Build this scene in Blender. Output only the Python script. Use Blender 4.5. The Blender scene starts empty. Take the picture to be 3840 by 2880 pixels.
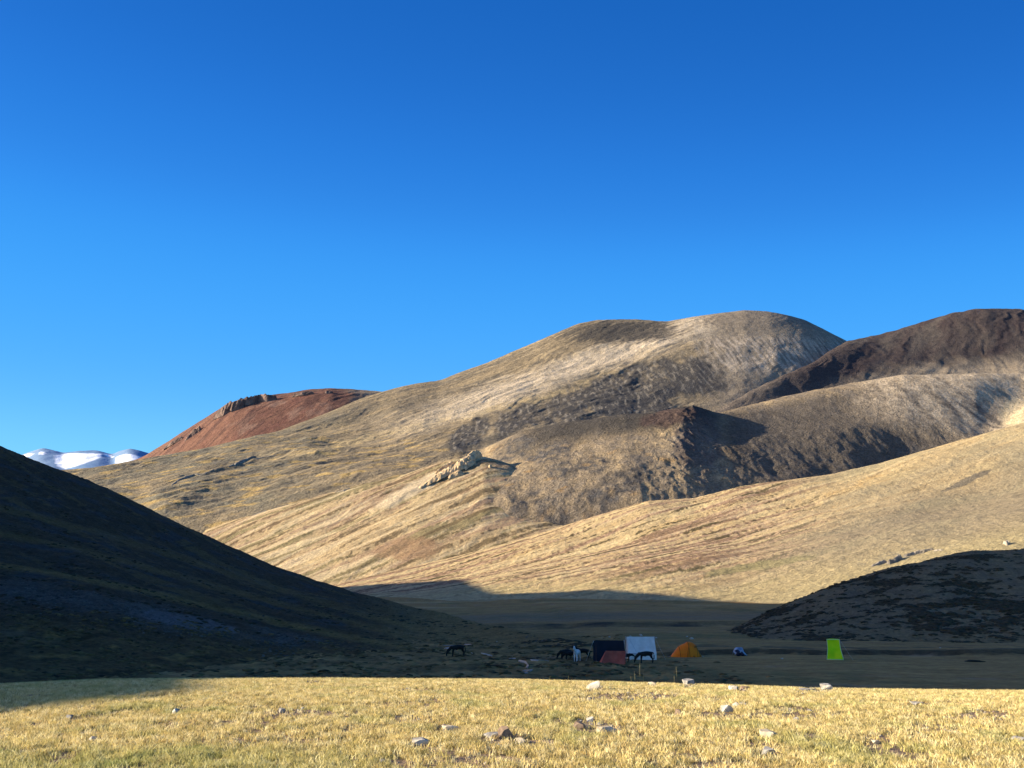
import bpy, math, random
import numpy as np
from mathutils import Vector, Matrix

random.seed(7)
rng = np.random.default_rng(7)
SC = bpy.context.scene
COL = SC.collection

# ------------------------------------------------------------------ camera
F = 2900.0                       # focal length in photograph pixels (3840 wide)
PITCH = math.radians(16.0)
CAMZ = 1.6
cam_d = bpy.data.cameras.new('camera')
cam = bpy.data.objects.new('camera', cam_d)
COL.objects.link(cam)
cam_d.sensor_fit = 'HORIZONTAL'
cam_d.sensor_width = 36.0
cam_d.lens = 36.0 * F / 3840.0
cam_d.clip_start = 0.1
cam_d.clip_end = 60000.0
cam.location = (0, 0, CAMZ)
cam.rotation_euler = (math.radians(90) + PITCH, 0, 0)
SC.camera = cam

# ------------------------------------------------------------------ sky, sun, exposure
SUN_EL = math.radians(15.5)
EXPOSURE = 1.45
TAN = math.tan(SUN_EL)
world = bpy.data.worlds.new('World')
SC.world = world
world.use_nodes = True
wn = world.node_tree
wn.nodes.clear()
wout = wn.nodes.new('ShaderNodeOutputWorld')
bg = wn.nodes.new('ShaderNodeBackground')
sky = wn.nodes.new('ShaderNodeTexSky')
sky.sky_type = 'NISHITA'
sky.sun_disc = False
sky.sun_elevation = math.radians(13.0)
sky.sun_rotation = math.radians(-90)      # the sun stands to the left (-X)
sky.altitude = 4800
sky.air_density = 1.15
sky.dust_density = 0.15
sky.ozone_density = 2.2
wtc = wn.nodes.new('ShaderNodeTexCoord'); wvm = wn.nodes.new('ShaderNodeVectorMath'); wvm.operation = 'MULTIPLY'
wvm.inputs[1].default_value = (.42, 1, 1)      # evens out the change of the sky with azimuth
wn.links.new(wtc.outputs['Generated'], wvm.inputs[0]); wnm = wn.nodes.new('ShaderNodeVectorMath'); wnm.operation = 'NORMALIZE'
wn.links.new(wvm.outputs[0], wnm.inputs[0]); wn.links.new(wnm.outputs[0], sky.inputs['Vector'])
hs = wn.nodes.new('ShaderNodeHueSaturation')
hs.inputs['Saturation'].default_value = 1.18
hs.inputs['Value'].default_value = 1.0
wn.links.new(sky.outputs[0], hs.inputs['Color'])
# the phone's rendering of a high-altitude sky: deep, saturated blue; a tone curve per channel
sc0 = wn.nodes.new('ShaderNodeVectorMath'); sc0.operation = 'SCALE'; sc0.inputs['Scale'].default_value = 0.14
wn.links.new(hs.outputs[0], sc0.inputs[0])
sep = wn.nodes.new('ShaderNodeSeparateXYZ'); comb = wn.nodes.new('ShaderNodeCombineXYZ')
wn.links.new(sc0.outputs[0], sep.inputs[0])
CURV = [[(0, .006), (.02, .008), (.028, .018), (.04, .045), (.06, .09), (.108, .21), (.3, .42), (1, .95)],
        [(0, 0), (.05, .07), (.079, .13), (.105, .225), (.136, .36), (.19, .47), (.306, .68), (1, 1.0)],
        [(0, 0), (.12, .28), (.208, .55), (.263, .78), (.326, .97), (.443, 1.04), (.633, 1.12), (1, 1.3)]]
for k in range(3):
    fc = wn.nodes.new('ShaderNodeFloatCurve')
    cv = fc.mapping.curves[0]
    pts = CURV[k]
    cv.points[0].location = (pts[0][0], pts[0][1] / 1.5); cv.points[1].location = (pts[-1][0], pts[-1][1] / 1.5)
    for p_ in pts[1:-1]: cv.points.new(p_[0], p_[1] / 1.5)
    for q_ in cv.points: q_.handle_type = 'AUTO_CLAMPED'
    fc.mapping.update()
    wn.links.new(sep.outputs[k], fc.inputs['Value'])
    wn.links.new(fc.outputs[0], comb.inputs[k])
bg_s = 0.1
sc1 = wn.nodes.new('ShaderNodeVectorMath'); sc1.operation = 'SCALE'; sc1.inputs['Scale'].default_value = 1.5 / (bg_s * 2 ** EXPOSURE)
# warm glow around the off-frame sun, added to fill the shaded ground
dt = wn.nodes.new('ShaderNodeVectorMath'); dt.operation = 'DOT_PRODUCT'; dt.inputs[1].default_value = (-math.cos(SUN_EL), 0, math.sin(SUN_EL))
wn.links.new(wtc.outputs['Generated'], dt.inputs[0])
mx0 = wn.nodes.new('ShaderNodeMath'); mx0.operation = 'MAXIMUM'; mx0.inputs[1].default_value = 0; wn.links.new(dt.outputs['Value'], mx0.inputs[0])
pw = wn.nodes.new('ShaderNodeMath'); pw.operation = 'POWER'; pw.inputs[1].default_value = 20; wn.links.new(mx0.outputs[0], pw.inputs[0])
gl = wn.nodes.new('ShaderNodeVectorMath'); gl.operation = 'SCALE'; gl.inputs[0].default_value = (3.4, 2.5, 1.5); wn.links.new(pw.outputs[0], gl.inputs['Scale'])
addv = wn.nodes.new('ShaderNodeVectorMath'); addv.operation = 'ADD'
wn.links.new(comb.outputs[0], addv.inputs[0]); wn.links.new(gl.outputs[0], addv.inputs[1])
wn.links.new(addv.outputs[0], sc1.inputs[0]); wn.links.new(sc1.outputs[0], bg.inputs['Color'])
bg.inputs['Strength'].default_value = bg_s
wn.links.new(bg.outputs[0], wout.inputs[0])

sun_d = bpy.data.lights.new('sun', 'SUN')
sun_d.energy = 5.0
sun_d.angle = math.radians(0.53)
sun_d.color = (1.0, 0.86, 0.66)
sun = bpy.data.objects.new('sun', sun_d)
COL.objects.link(sun)
# light travels along -Z of the lamp; it must travel towards +X and down
dvec = Vector((math.cos(SUN_EL), 0.0, -math.sin(SUN_EL)))
sun.rotation_euler = dvec.to_track_quat('-Z', 'Y').to_euler()
sun.location = (-300, 0, 120)

SC.view_settings.view_transform = 'Standard'
SC.view_settings.look = 'None'
SC.view_settings.gamma = 1.0
SC.view_settings.use_curve_mapping = False
SC.view_settings.exposure = EXPOSURE

# ------------------------------------------------------------------ helpers
cp, sp = math.cos(PITCH), math.sin(PITCH)

def ray(px, row):
    """direction tangents (x/y, z/y) seen through photograph pixel (px, row)"""
    a = (np.asarray(px, float) - 1920.0) / F
    b = (1440.0 - np.asarray(row, float)) / F
    fw = cp - b * sp
    up = sp + b * cp
    return a / fw, up / fw

def project(x, y, z):
    z = z - CAMZ
    y = np.asarray(y, float)
    d = y * cp + z * sp
    u = -y * sp + z * cp
    d = np.where(np.abs(d) < 1e-6, 1e-6, d)
    return 1920 + F * x / d, 1440 - F * u / d

def smooth(e0, e1, v):
    q = np.clip((v - e0) / (e1 - e0), 0, 1)
    return q * q * (3 - 2 * q)

def _grad(ix, iy, seed):
    n = (ix.astype(np.int64) * 374761393 + iy.astype(np.int64) * 668265263 + seed * 974634777) & 0xffffffff
    n = ((n ^ (n >> 13)) * 1274126177) & 0xffffffff
    n = n ^ (n >> 16)
    return (n & 0xffff).astype(np.float64) / 65535.0 * 2 * np.pi

def pn(x, y, seed=0):
    x = np.asarray(x, float); y = np.asarray(y, float)
    ix = np.floor(x); iy = np.floor(y)
    fx = x - ix; fy = y - iy
    u = fx * fx * fx * (fx * (fx * 6 - 15) + 10)
    v = fy * fy * fy * (fy * (fy * 6 - 15) + 10)
    def g(dx, dy):
        a = _grad(ix + dx, iy + dy, seed)
        return np.cos(a) * (fx - dx) + np.sin(a) * (fy - dy)
    return ((g(0, 0) * (1 - u) + g(1, 0) * u) * (1 - v) + (g(0, 1) * (1 - u) + g(1, 1) * u) * v) * 1.5

def fbm(x, y, octaves=4, seed=0, gain=0.5, ridged=False):
    s = 0.0; a = 1.0; t = 0.0; f = 1.0
    for o in range(octaves):
        n = pn(x * f + 13.7 * o, y * f - 7.3 * o, seed + o)
        if ridged:
            n = 1 - 2 * np.abs(n)
        s = s + a * n; t += a; a *= gain; f *= 2.03
    return s / t

def streak(x, y, L, W, ang, octaves=4, seed=0, ridged=False, gain=.5):
    """noise drawn out along direction ang (degrees from +X); L and W in metres"""
    c, s = math.cos(math.radians(ang)), math.sin(math.radians(ang))
    wx = fbm(x / (L * .45), y / (L * .45), 2, seed + 31); x = x + wx * W * .6; y = y - wx * W * .6
    return fbm((x * c + y * s) / L, (-x * s + y * c) / W, octaves, seed, gain, ridged)

def mixc(c, col, m):
    m = np.clip(m, 0, 1)[..., None]
    return c * (1 - m) + np.array(col) * m

def blob(px, row, cx, cy, rx, ry, ang=0, seed=0, rough=.35):
    """soft irregular patch, 1 inside, 0 outside"""
    c, s = math.cos(math.radians(ang)), math.sin(math.radians(ang))
    dx = px - cx; dy = row - cy
    u = (dx * c - dy * s) / rx; v = (dx * s + dy * c) / ry
    d = np.sqrt(u * u + v * v) + rough * fbm(px / 60.0, row / 40.0, 3, seed + 50)
    return smooth(1.15, .7, d)

def mesh_from_grid(name, X, Y, Z, mat, tint=None, masks=None, kind='structure', smooth_shade=True, cyclic=False):
    nr, nc = X.shape
    verts = np.stack([X, Y, Z], -1).reshape(-1, 3)
    i = np.arange(nr - 1)[:, None] * nc + np.arange(nc - 1)[None, :]
    quads = np.stack([i, i + 1, i + nc + 1, i + nc], -1).reshape(-1, 4)
    me = bpy.data.meshes.new(name)
    me.vertices.add(len(verts)); me.vertices.foreach_set('co', verts.ravel())
    me.loops.add(quads.size); me.loops.foreach_set('vertex_index', quads.ravel().astype(np.int32))
    me.polygons.add(len(quads))
    me.polygons.foreach_set('loop_start', np.arange(0, quads.size, 4, dtype=np.int32))
    me.polygons.foreach_set('use_smooth', np.full(len(quads), smooth_shade))
    me.update(calc_edges=True)
    if tint is not None:
        a = me.attributes.new('tint', 'FLOAT_COLOR', 'POINT')
        c4 = np.ones((len(verts), 4)); c4[:, :3] = np.clip(tint.reshape(-1, 3), 0.004, 1)
        a.data.foreach_set('color', c4.ravel())
    for k, m in (masks or {}).items():
        a = me.attributes.new(k, 'FLOAT', 'POINT')
        a.data.foreach_set('value', np.ascontiguousarray(m, dtype=np.float32).ravel())
    me.materials.append(mat)
    o = bpy.data.objects.new(name, me)
    COL.objects.link(o)
    if kind: o['kind'] = kind
    return o

def mesh_obj(name, verts, faces, mat, parent=None, smooth_shade=False):
    me = bpy.data.meshes.new(name)
    me.from_pydata([tuple(v) for v in verts], [], [tuple(int(q) for q in f) for f in faces])
    me.update()
    if smooth_shade:
        me.polygons.foreach_set('use_smooth', [True] * len(me.polygons))
    if mat: me.materials.append(mat)
    o = bpy.data.objects.new(name, me)
    COL.objects.link(o)
    if parent: o.parent = parent
    return o

def tag(o, label, cat, group=None):
    o['label'] = label; o['category'] = cat
    if group: o['group'] = group
    return o

def empty(name, loc, rz=0):
    o = bpy.data.objects.new(name, None); COL.objects.link(o)
    o.location = loc; o.rotation_euler = (0, 0, rz); o.empty_display_size = .3
    return o

def sheet(name, curves, segs, nt, t0, t1, disp, colour, mat, sm=7, **kw):
    """A hill surface spanned by depth curves, near foot first, crest and back slope last.
    A curve point is (px, row, depth) or ('w', t, depth, z)."""
    T = np.linspace(t0, t1, nt)
    YS, ZS = [], []
    for c in curves:
        pts = []
        for p in c:
            if p[0] == 'w':
                pts.append((p[1], p[2], p[3]))
            else:
                t, e = ray(p[0], p[1])
                pts.append((float(t), p[2], float(e) * p[2] + CAMZ))
        pts.sort()
        a = np.array(pts)
        k = max(1, sm)
        ext = np.linspace(t0 - .02 * k, t1 + .02 * k, nt + 4 * k)
        yy = np.interp(T, a[:, 0], a[:, 1]); zz = np.interp(T, a[:, 0], a[:, 2])
        ker = np.hanning(2 * k + 3)[1:-1]; ker /= ker.sum()
        pad = lambda q: np.convolve(np.pad(q, k, mode='edge'), ker, mode='valid')
        YS.append(pad(yy)); ZS.append(pad(zz))
    YS = np.array(YS); ZS = np.array(ZS)
    rowsY, rowsZ, V = [], [], []
    n = len(curves)
    for s in range(n - 1):
        m = segs[s]
        for j in range(m + (1 if s == n - 2 else 0)):
            u = j / m
            def cr(A):
                p0 = A[max(s - 1, 0)]; p1 = A[s]; p2 = A[s + 1]; p3 = A[min(s + 2, n - 1)]
                if s == 0: p0 = 2 * p1 - p2
                if s == n - 2: p3 = 2 * p2 - p1
                return p1, p2, (p2 - p0) / 2, (p3 - p1) / 2
            y1, y2, _, _ = cr(YS)
            Y = y1 + (y2 - y1) * u
            # slope-limited hermite in z against y
            z1, z2 = ZS[s], ZS[s + 1]
            def slope(i):
                if i <= 0: return (ZS[1] - ZS[0]) / (YS[1] - YS[0])
                if i >= n - 1: return (ZS[-1] - ZS[-2]) / (YS[-1] - YS[-2])
                a_ = (ZS[i] - ZS[i - 1]) / (YS[i] - YS[i - 1]); b_ = (ZS[i + 1] - ZS[i]) / (YS[i + 1] - YS[i])
                return np.where(a_ * b_ > 0, .5 * (a_ + b_), 0.35 * (a_ + b_) * 0)
            h = y2 - y1
            m1 = slope(s) * h; m2 = slope(s + 1) * h
            dz = z2 - z1
            m1 = np.clip(m1, -3 * np.abs(dz) - 1e-3, 3 * np.abs(dz) + 1e-3); m2 = np.clip(m2, -3 * np.abs(dz) - 1e-3, 3 * np.abs(dz) + 1e-3)
            Z = (2*u**3 - 3*u**2 + 1) * z1 + (u**3 - 2*u**2 + u) * m1 + (-2*u**3 + 3*u**2) * z2 + (u**3 - u**2) * m2
            rowsY.append(Y); rowsZ.append(Z); V.append(s + u)
    Y = np.array(rowsY); Z = np.array(rowsZ)
    V = np.array(V)[:, None] * np.ones_like(Y)
    X = Y * T[None, :]
    Z = Z + disp(X, Y, Z, V)
    px, row = project(X, Y, Z)
    gx = np.gradient(Z, axis=1) / np.maximum(np.gradient(X, axis=1), 1e-6)
    tint = colour(X, Y, Z, V, px, row)
    o = mesh_from_grid(name, X, Y, Z, mat, tint, **kw)
    o_data[o.name] = (X, Y, Z, px, row, V)
    return o
o_data = {}

def on_sheet(name, px, row, vmax=99):
    if name == 'red_hill': vmax = 1.9
    X, Y, Z, P, R, V = o_data[name]
    d = (P - px) ** 2 + (R - row) ** 2 + (V > vmax) * 1e9
    near = np.maximum(49, d.min() * 1.5)
    i = np.unravel_index(np.argmin(np.where(d <= near, Y + d * .2, 1e9)), d.shape)
    return Vector((X[i], Y[i], Z[i]))

# ------------------------------------------------------------------ materials
def new_mat(name):
    m = bpy.data.materials.new(name); m.use_nodes = True
    nt = m.node_tree
    return m, nt, nt.nodes['Principled BSDF']

def terrain_mat(name, s1, s2, c1=.35, c2=.35, bump=.6, bdist=1.0, rough=.95, stretch=(1, 1, 1), rot=0):
    """tint attribute varied by two noises; the same noises drive a bump"""
    m, nt, b = new_mat(name)
    N, L = nt.nodes, nt.links
    b.inputs['Roughness'].default_value = rough
    b.inputs['Specular IOR Level'].default_value = 0.08
    at = N.new('ShaderNodeAttribute'); at.attribute_name = 'tint'
    geo = N.new('ShaderNodeNewGeometry')
    mp = N.new('ShaderNodeMapping'); mp.vector_type = 'TEXTURE'; mp.inputs['Scale'].default_value = stretch
    mp.inputs['Rotation'].default_value = (0, 0, math.radians(rot))
    L.new(geo.outputs['Position'], mp.inputs['Vector'])
    n1 = N.new('ShaderNodeTexNoise'); n1.inputs['Scale'].default_value = s1; n1.inputs['Detail'].default_value = 6; n1.inputs['Roughness'].default_value = .65
    n2 = N.new('ShaderNodeTexNoise'); n2.inputs['Scale'].default_value = s2; n2.inputs['Detail'].default_value = 4; n2.inputs['Roughness'].default_value = .7
    L.new(mp.outputs[0], n1.inputs['Vector']); L.new(mp.outputs[0], n2.inputs['Vector'])
    def ctr(nz, amp):
        r = N.new('ShaderNodeMapRange'); r.inputs['From Min'].default_value = .28; r.inputs['From Max'].default_value = .72
        r.inputs['To Min'].default_value = 1 - amp; r.inputs['To Max'].default_value = 1 + amp
        L.new(nz.outputs[0], r.inputs['Value']); return r
    r1, r2 = ctr(n1, c1), ctr(n2, c2)
    mu = N.new('ShaderNodeMath'); mu.operation = 'MULTIPLY'; L.new(r1.outputs[0], mu.inputs[0]); L.new(r2.outputs[0], mu.inputs[1])
    vm = N.new('ShaderNodeVectorMath'); vm.operation = 'SCALE'; L.new(at.outputs['Color'], vm.inputs[0]); L.new(mu.outputs[0], vm.inputs['Scale'])
    L.new(vm.outputs[0], b.inputs['Base Color'])
    bp = N.new('ShaderNodeBump'); bp.inputs['Strength'].default_value = bump; bp.inputs['Distance'].default_value = bdist
    ad = N.new('ShaderNodeMath'); ad.operation = 'ADD'; L.new(n1.outputs[0], ad.inputs[0]); L.new(n2.outputs[0], ad.inputs[1])
    L.new(ad.outputs[0], bp.inputs['Height']); L.new(bp.outputs[0], b.inputs['Normal'])
    return m

def noise_mat(name, c_a, c_b, scale, rough=.9, bump=.5, bdist=.02, detail=5, pos=(.35, .65), spec=.2, world=False, translucent=0):
    m, nt, b = new_mat(name)
    N, L = nt.nodes, nt.links
    b.inputs['Roughness'].default_value = rough
    b.inputs['Specular IOR Level'].default_value = spec
    if world:
        src = N.new('ShaderNodeNewGeometry').outputs['Position']
    else:
        src = N.new('ShaderNodeTexCoord').outputs['Object']
    n1 = N.new('ShaderNodeTexNoise'); n1.inputs['Scale'].default_value = scale; n1.inputs['Detail'].default_value = detail
    L.new(src, n1.inputs['Vector'])
    cr = N.new('ShaderNodeValToRGB'); cr.color_ramp.elements[0].position = pos[0]; cr.color_ramp.elements[1].position = pos[1]
    cr.color_ramp.elements[0].color = (*c_a, 1); cr.color_ramp.elements[1].color = (*c_b, 1)
    L.new(n1.outputs[0], cr.inputs[0]); L.new(cr.outputs[0], b.inputs['Base Color'])
    if bump:
        bp = N.new('ShaderNodeBump'); bp.inputs['Strength'].default_value = bump; bp.inputs['Distance'].default_value = bdist
        L.new(n1.outputs[0], bp.inputs['Height']); L.new(bp.outputs[0], b.inputs['Normal'])
    if translucent:
        tr = N.new('ShaderNodeBsdfTranslucent'); L.new(cr.outputs[0], tr.inputs['Color'])
        mx = N.new('ShaderNodeMixShader'); mx.inputs[0].default_value = translucent
        L.new(b.outputs[0], mx.inputs[1]); L.new(tr.outputs[0], mx.inputs[2])
        L.new(mx.outputs[0], N['Material Output'].inputs[0])
    return m

M_far = terrain_mat('mountain grass and scree', .06, .28, .26, .52, 1.0, 4.5, stretch=(1.5, 1, 1), rot=45)
M_mid = terrain_mat('slope grass', .12, .6, .20, .44, .9, 1.8, stretch=(2.2, 1, 1), rot=24)
M_left = terrain_mat('unseen shade hill turf and scree', .35, 1.6, .30, .45, .8, .8)
M_right = terrain_mat('right hill turf', .35, 1.6, .25, .40, .8, .8)
M_floor = terrain_mat('valley floor turf', .45, 2.2, .30, .40, .7, .30, stretch=(1.8, 1, 1))
M_meadow = terrain_mat('meadow soil', 2.5, 20, .3, .5, 1, .03)
M_snow = terrain_mat('snow mountain surface', .002, .01, .04, .05, .3, 30, rough=.8)

# palette (linear albedo)
GOLD = (.50, .36, .17); STRAW = (.56, .42, .215); OCHRE = (.46, .27, .09); TAUPE = (.31, .25, .17)
GREYGREEN = (.20, .185, .125); OLIVE = (.20, .175, .085); SCREE = (.125, .115, .105); DARKB = (.085, .068, .058)
ROSE = (.36, .235, .165); RED = (.155, .072, .054); PALE = (.56, .46, .31); BUSH = (.055, .045, .022)

def base_of(col, shape):
    return np.ones(shape + (3,)) * np.array(col)

# ------------------------------------------------------------------ ground functions
C_T = [-1.6, -.62, -.50, -.32, 0, .22, .42, .62, 1.6]
C_V = [.00145, .00134, .00118, .00115, .00118, .00134, .00151, .00157, .0017]

def h_meadow(x, y):
    t = x / np.maximum(np.abs(y), 4.0)
    c = np.interp(t, C_T, C_V)
    y_ = np.maximum(y, 0)
    z = -c * y_ ** 2
    z = z - .0035 * np.maximum(y_ - 43, 0) ** 2 - .0016*np.maximum(y_-38,0)**2
    z = z + .045 * fbm(x / 3.1, y / 3.1, 3, 3) + .018 * fbm(x / .6, y / .6, 2, 4)
    return z

def h_floor(x, y):
    z = np.interp(y, [40, 110, 200, 350, 500, 650, 900, 1300], [-4.35, -4.3, -4.05, -1.6, 2.6, 8, 17, 30])
    bank = 102.5 + 2.0 * pn(x / 14.0, 0 * x + 3.3, 5) + .5 * pn(x / 2.0, 0 * x, 6)
    z = z + .55 * smooth(0, 1.0, y - bank) * smooth(14, 22, x)
    bank2 = 207 + 9 * pn(x / 50.0, 0 * x + 8.1, 9)
    z = z + 1.0 * smooth(0, 3.0, y - bank2) * smooth(-25, 5, x)
    left = smooth(22, 8, x - .02 * y) * smooth(260, 120, y)
    hm = fbm(x / 1.9, y / 2.6, 3, 11)
    z = z + left * .30 * (np.abs(hm) * 1.6) + (1 - left) * .05 * hm
    z = z + .25 * fbm(x / 22.0, y / 30.0, 2, 12)
    # banks of the little stream
    return z

def pix_ground(px, row, fn, y0, y1):
    t, e = ray(px, row)
    ys = np.geomspace(y0, y1, 3000)
    d = fn(ys * t, ys) - (CAMZ + e * ys)
    k = np.argmax(d > 0)
    if not (d > 0).any(): k = np.argmax(d)
    y = ys[k]
    return Vector((float(t * y), float(y), float(fn(np.array(t * y), np.array(y)))))

# ------------------------------------------------------------------ far ground
me = bpy.data.meshes.new('ground')
n = 64
vs = [(0, 0, -14)] + [(26000 * math.cos(2 * math.pi * k / n), 26000 * math.sin(2 * math.pi * k / n), -14) for k in range(n)]
fs = [(0, 1 + k, 1 + (k + 1) % n) for k in range(n)]
g = mesh_obj('ground', vs, fs, noise_mat('far ground', (.2, .16, .1), (.34, .27, .16), .004, world=True, bump=0))
g['kind'] = 'structure'

# ------------------------------------------------------------------ snow mountains
def d_snow(X, Y, Z, V):
    k = smooth(0, .6, V)
    return k * (12 * fbm(X / 900., Y / 1500., 5, 21, ridged=True) - 4 + 9 * fbm(X / 160, Y / 200, 3, 22))
def c_snow(X, Y, Z, V, px, row):
    c = base_of((.15, .25, .40), X.shape)  # rock tinted blue: distance haze put into the colour
    c = mixc(c, (.21, .31, .45), .5 + fbm(X / 700, Y / 500, 3, 23))
    n = 3 * fbm(px / 12., row / 8., 3, 24)
    m1 = smooth(201, 212, px) * smooth(383, 376, px) * smooth(1699, 1702, row + n - 6 * smooth(260, 200, px)) * smooth(3, -3, row + n - np.interp(px, [203, 215, 245, 290, 340, 380], [1722, 1748, 1758, 1746, 1730, 1714]))
    m2 = smooth(430, 440, px) * smooth(530, 522, px) * smooth(-2, 2, row + n - np.interp(px, [433, 460, 490, 525], [1716, 1705, 1702, 1712])) * smooth(3, -3, row + n - np.interp(px, [433, 450, 525], [1736, 1740, 1718]))
    m3 = blob(px, row, 100, 1708, 30, 6, 12, 4, .3) + blob(px, row, 158, 1700, 12, 6, 0, 5, .3) + blob(px, row, 405, 1708, 22, 5, -20, 6, .3)
    c = mixc(c, (.90, .93, .97), np.clip(m1 + m2 + smooth(.3, .6, m3), 0, 1))
    return c
crest = [(-600, 1740, 12600), (-300, 1750, 12500), (0, 1738, 12300), (70, 1715, 12200), (115, 1700, 12200), (158, 1689, 12200), (210, 1699, 12100), (235, 1705, 12100), (300, 1698, 12000), (370, 1698, 12000),
         (420, 1711, 12000), (440, 1702, 12000), (485, 1690, 12000), (520, 1697, 12000), (560, 1710, 12000), (800, 1740, 12000), (1500, 1800, 12500)]
foot = [(p[0], p[1] + 130, p[2] - 2400) for p in crest]
back = [('w', float(ray(p[0], p[1])[0]), p[2] + 2500, 1200) for p in crest]
sheet('snow_mountain', [foot, crest, back], [70, 14], 260, -.95, -.1, d_snow, c_snow, M_snow, sm=1)

# ------------------------------------------------------------------ red hill
def crest_noise(X, amp, w, seed):
    return amp * fbm(X / w, X * 0 + seed * .37, 4, seed)
RED_CREST = [(300, 1800, 2500), (529, 1719, 2500), (590, 1684, 2500), (660, 1640, 2500), (729, 1597, 2500), (799, 1554, 2500), (868, 1514, 2500), (937, 1497, 2500), (1007, 1488, 2500),
             (1076, 1481, 2500), (1146, 1469, 2500), (1233, 1464, 2500), (1320, 1467, 2520), (1441, 1476, 2560), (1560, 1490, 2600), (1900, 1520, 2600)]
def d_red(X, Y, Z, V):
    k = smooth(0, .5, V)
    return k * (1.5 * streak(X, Y, 260, 40, 60, 4, 31, True) + 2.5 * fbm(X / 40, Y / 40, 4, 32)) - 3
def c_red(X, Y, Z, V, px, row):
    c = base_of(RED, X.shape)
    c = mixc(c, (.20, .105, .07), .5 + .9 * streak(X, Y, 200, 40, 60, 4, 33) + .4 * smooth(900, 600, px))
    c = mixc(c, (.24, .15, .11), smooth(.1, .4, fbm(X / 90, Y / 90, 4, 34)) * .7)
    c = mixc(c, (.085, .045, .038), smooth(.0, .3, streak(X, Y, 160, 22, 60, 4, 36)) * .7)
    c = mixc(c, (.12, .075, .06), smooth(.62, .9, V) * smooth(1.1, .95, V) * smooth(500, 800, px) * .6)
    c = mixc(c, TAUPE, smooth(1280, 1420, px + 60 * fbm(X / 80, Y / 80, 2, 35)))
    return c
sheet('red_hill', [[(p[0], p[1] + 200, p[2] - 500) for p in RED_CREST], RED_CREST, [('w', float(ray(p[0], p[1])[0]), p[2] + 500, 150) for p in RED_CREST]],
      [110, 10], 420, -.60, -.05, d_red, c_red, M_far, sm=3)

# ------------------------------------------------------------------ brown mountain on the right
B_CREST = [(2400, 1640, 1700), (2500, 1602, 1760), (2600, 1568, 1830), (2700, 1530, 1900), (2800, 1472, 1980), (2900, 1425, 2060), (3040, 1366, 2230), (3177, 1295, 2600), (3298, 1276, 2800), (3402, 1246, 2850), (3472, 1224, 2900), (3559, 1194, 2900), (3646, 1175, 2900), (3698, 1172, 2900), (3784, 1177, 2950), (3840, 1177, 2950), (4200, 1240, 2950), (4700, 1330, 2950)]
B_MID = [(2400, 1680, 1660), (2500, 1645, 1700), (2700, 1575, 1800), (2900, 1510, 1900), (3100, 1460, 2020), (3300, 1425, 2120), (3500, 1400, 2200), (3700, 1388, 2250), (3840, 1378, 2250), (4700, 1400, 2300)]
B_FOOT = [(2400, 1760, 1560), (2700, 1690, 1640), (2900, 1640, 1740), (3300, 1580, 1900), (3840, 1560, 1950), (4700, 1540, 2000)]
def d_brown(X, Y, Z, V):
    return 4.5 * streak(X, Y, 420, 60, 50, 4, 41, True) + 2.2 * fbm(X / 45, Y / 45, 4, 42) - 6
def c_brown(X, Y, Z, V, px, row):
    c = base_of((.085, .068, .058), X.shape)  # dark brown rock, with the mountain's shade also put into the colour
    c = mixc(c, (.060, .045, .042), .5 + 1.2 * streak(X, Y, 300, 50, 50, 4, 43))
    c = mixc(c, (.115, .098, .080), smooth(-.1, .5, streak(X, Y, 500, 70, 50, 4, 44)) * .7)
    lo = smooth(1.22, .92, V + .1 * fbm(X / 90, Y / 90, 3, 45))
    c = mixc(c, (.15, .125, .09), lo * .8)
    c = mixc(c, (.36, .29, .20), smooth(1.22, .96, V + .12 * fbm(X / 120, Y / 60, 3, 46)) * smooth(3000, 3400, px) * .8)  # lit band along the lower slope, painted as pale colour
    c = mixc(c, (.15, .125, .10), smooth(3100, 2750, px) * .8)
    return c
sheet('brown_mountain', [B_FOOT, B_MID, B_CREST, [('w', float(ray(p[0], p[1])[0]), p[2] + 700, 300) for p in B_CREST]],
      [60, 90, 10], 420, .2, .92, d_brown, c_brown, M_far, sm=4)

# ------------------------------------------------------------------ main mountain
MC = [(-400, 1830, 1800), (191, 1764, 1850), (347, 1755, 1880), (538, 1722, 1900), (700, 1694, 1950), (868, 1666, 2000), (1042, 1627, 2100), (1215, 1562, 2250), (1371, 1496, 2400), (1510, 1458, 2500), (1588, 1446, 2550),
      (1649, 1441, 2600), (1736, 1406, 2650), (1823, 1377, 2700), (1910, 1337, 2750), (1996, 1302, 2800), (2083, 1264, 2850), (2170, 1227, 2900), (2257, 1212, 2900), (2396, 1212, 2900), (2500, 1222, 2900),
      (2604, 1201, 2900), (2708, 1186, 2900), (2795, 1175, 2900), (2882, 1180, 2900), (2951, 1193, 2900), (3021, 1212, 2900), (3090, 1246, 2900), (3177, 1294, 3000), (3400, 1420, 3000), (3840, 1650, 3000)]
MU = [(-400, 1860, 1650), (191, 1800, 1700), (538, 1765, 1740), (868, 1722, 1780), (1215, 1650, 1900), (1510, 1570, 2050), (1736, 1520, 2130), (1996, 1450, 2230), (2170, 1400, 2300), (2396, 1350, 2380), (2604, 1300, 2420),
      (2795, 1305, 2415), (2910, 1328, 2395), (3021, 1362, 2380), (3177, 1420, 2380), (3400, 1500, 2500), (3840, 1700, 2500)]
MM = [(-400, 1900, 1500), (191, 1880, 1500), (538, 1850, 1520), (868, 1800, 1560), (1215, 1740, 1620), (1510, 1680, 1720), (1736, 1620, 1800), (1996, 1560, 1880), (2170, 1540, 1920), (2396, 1530, 1960), (2604, 1520, 2000),
      (2795, 1530, 2010), (3021, 1575, 2040), (3840, 1750, 2200)]
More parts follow.
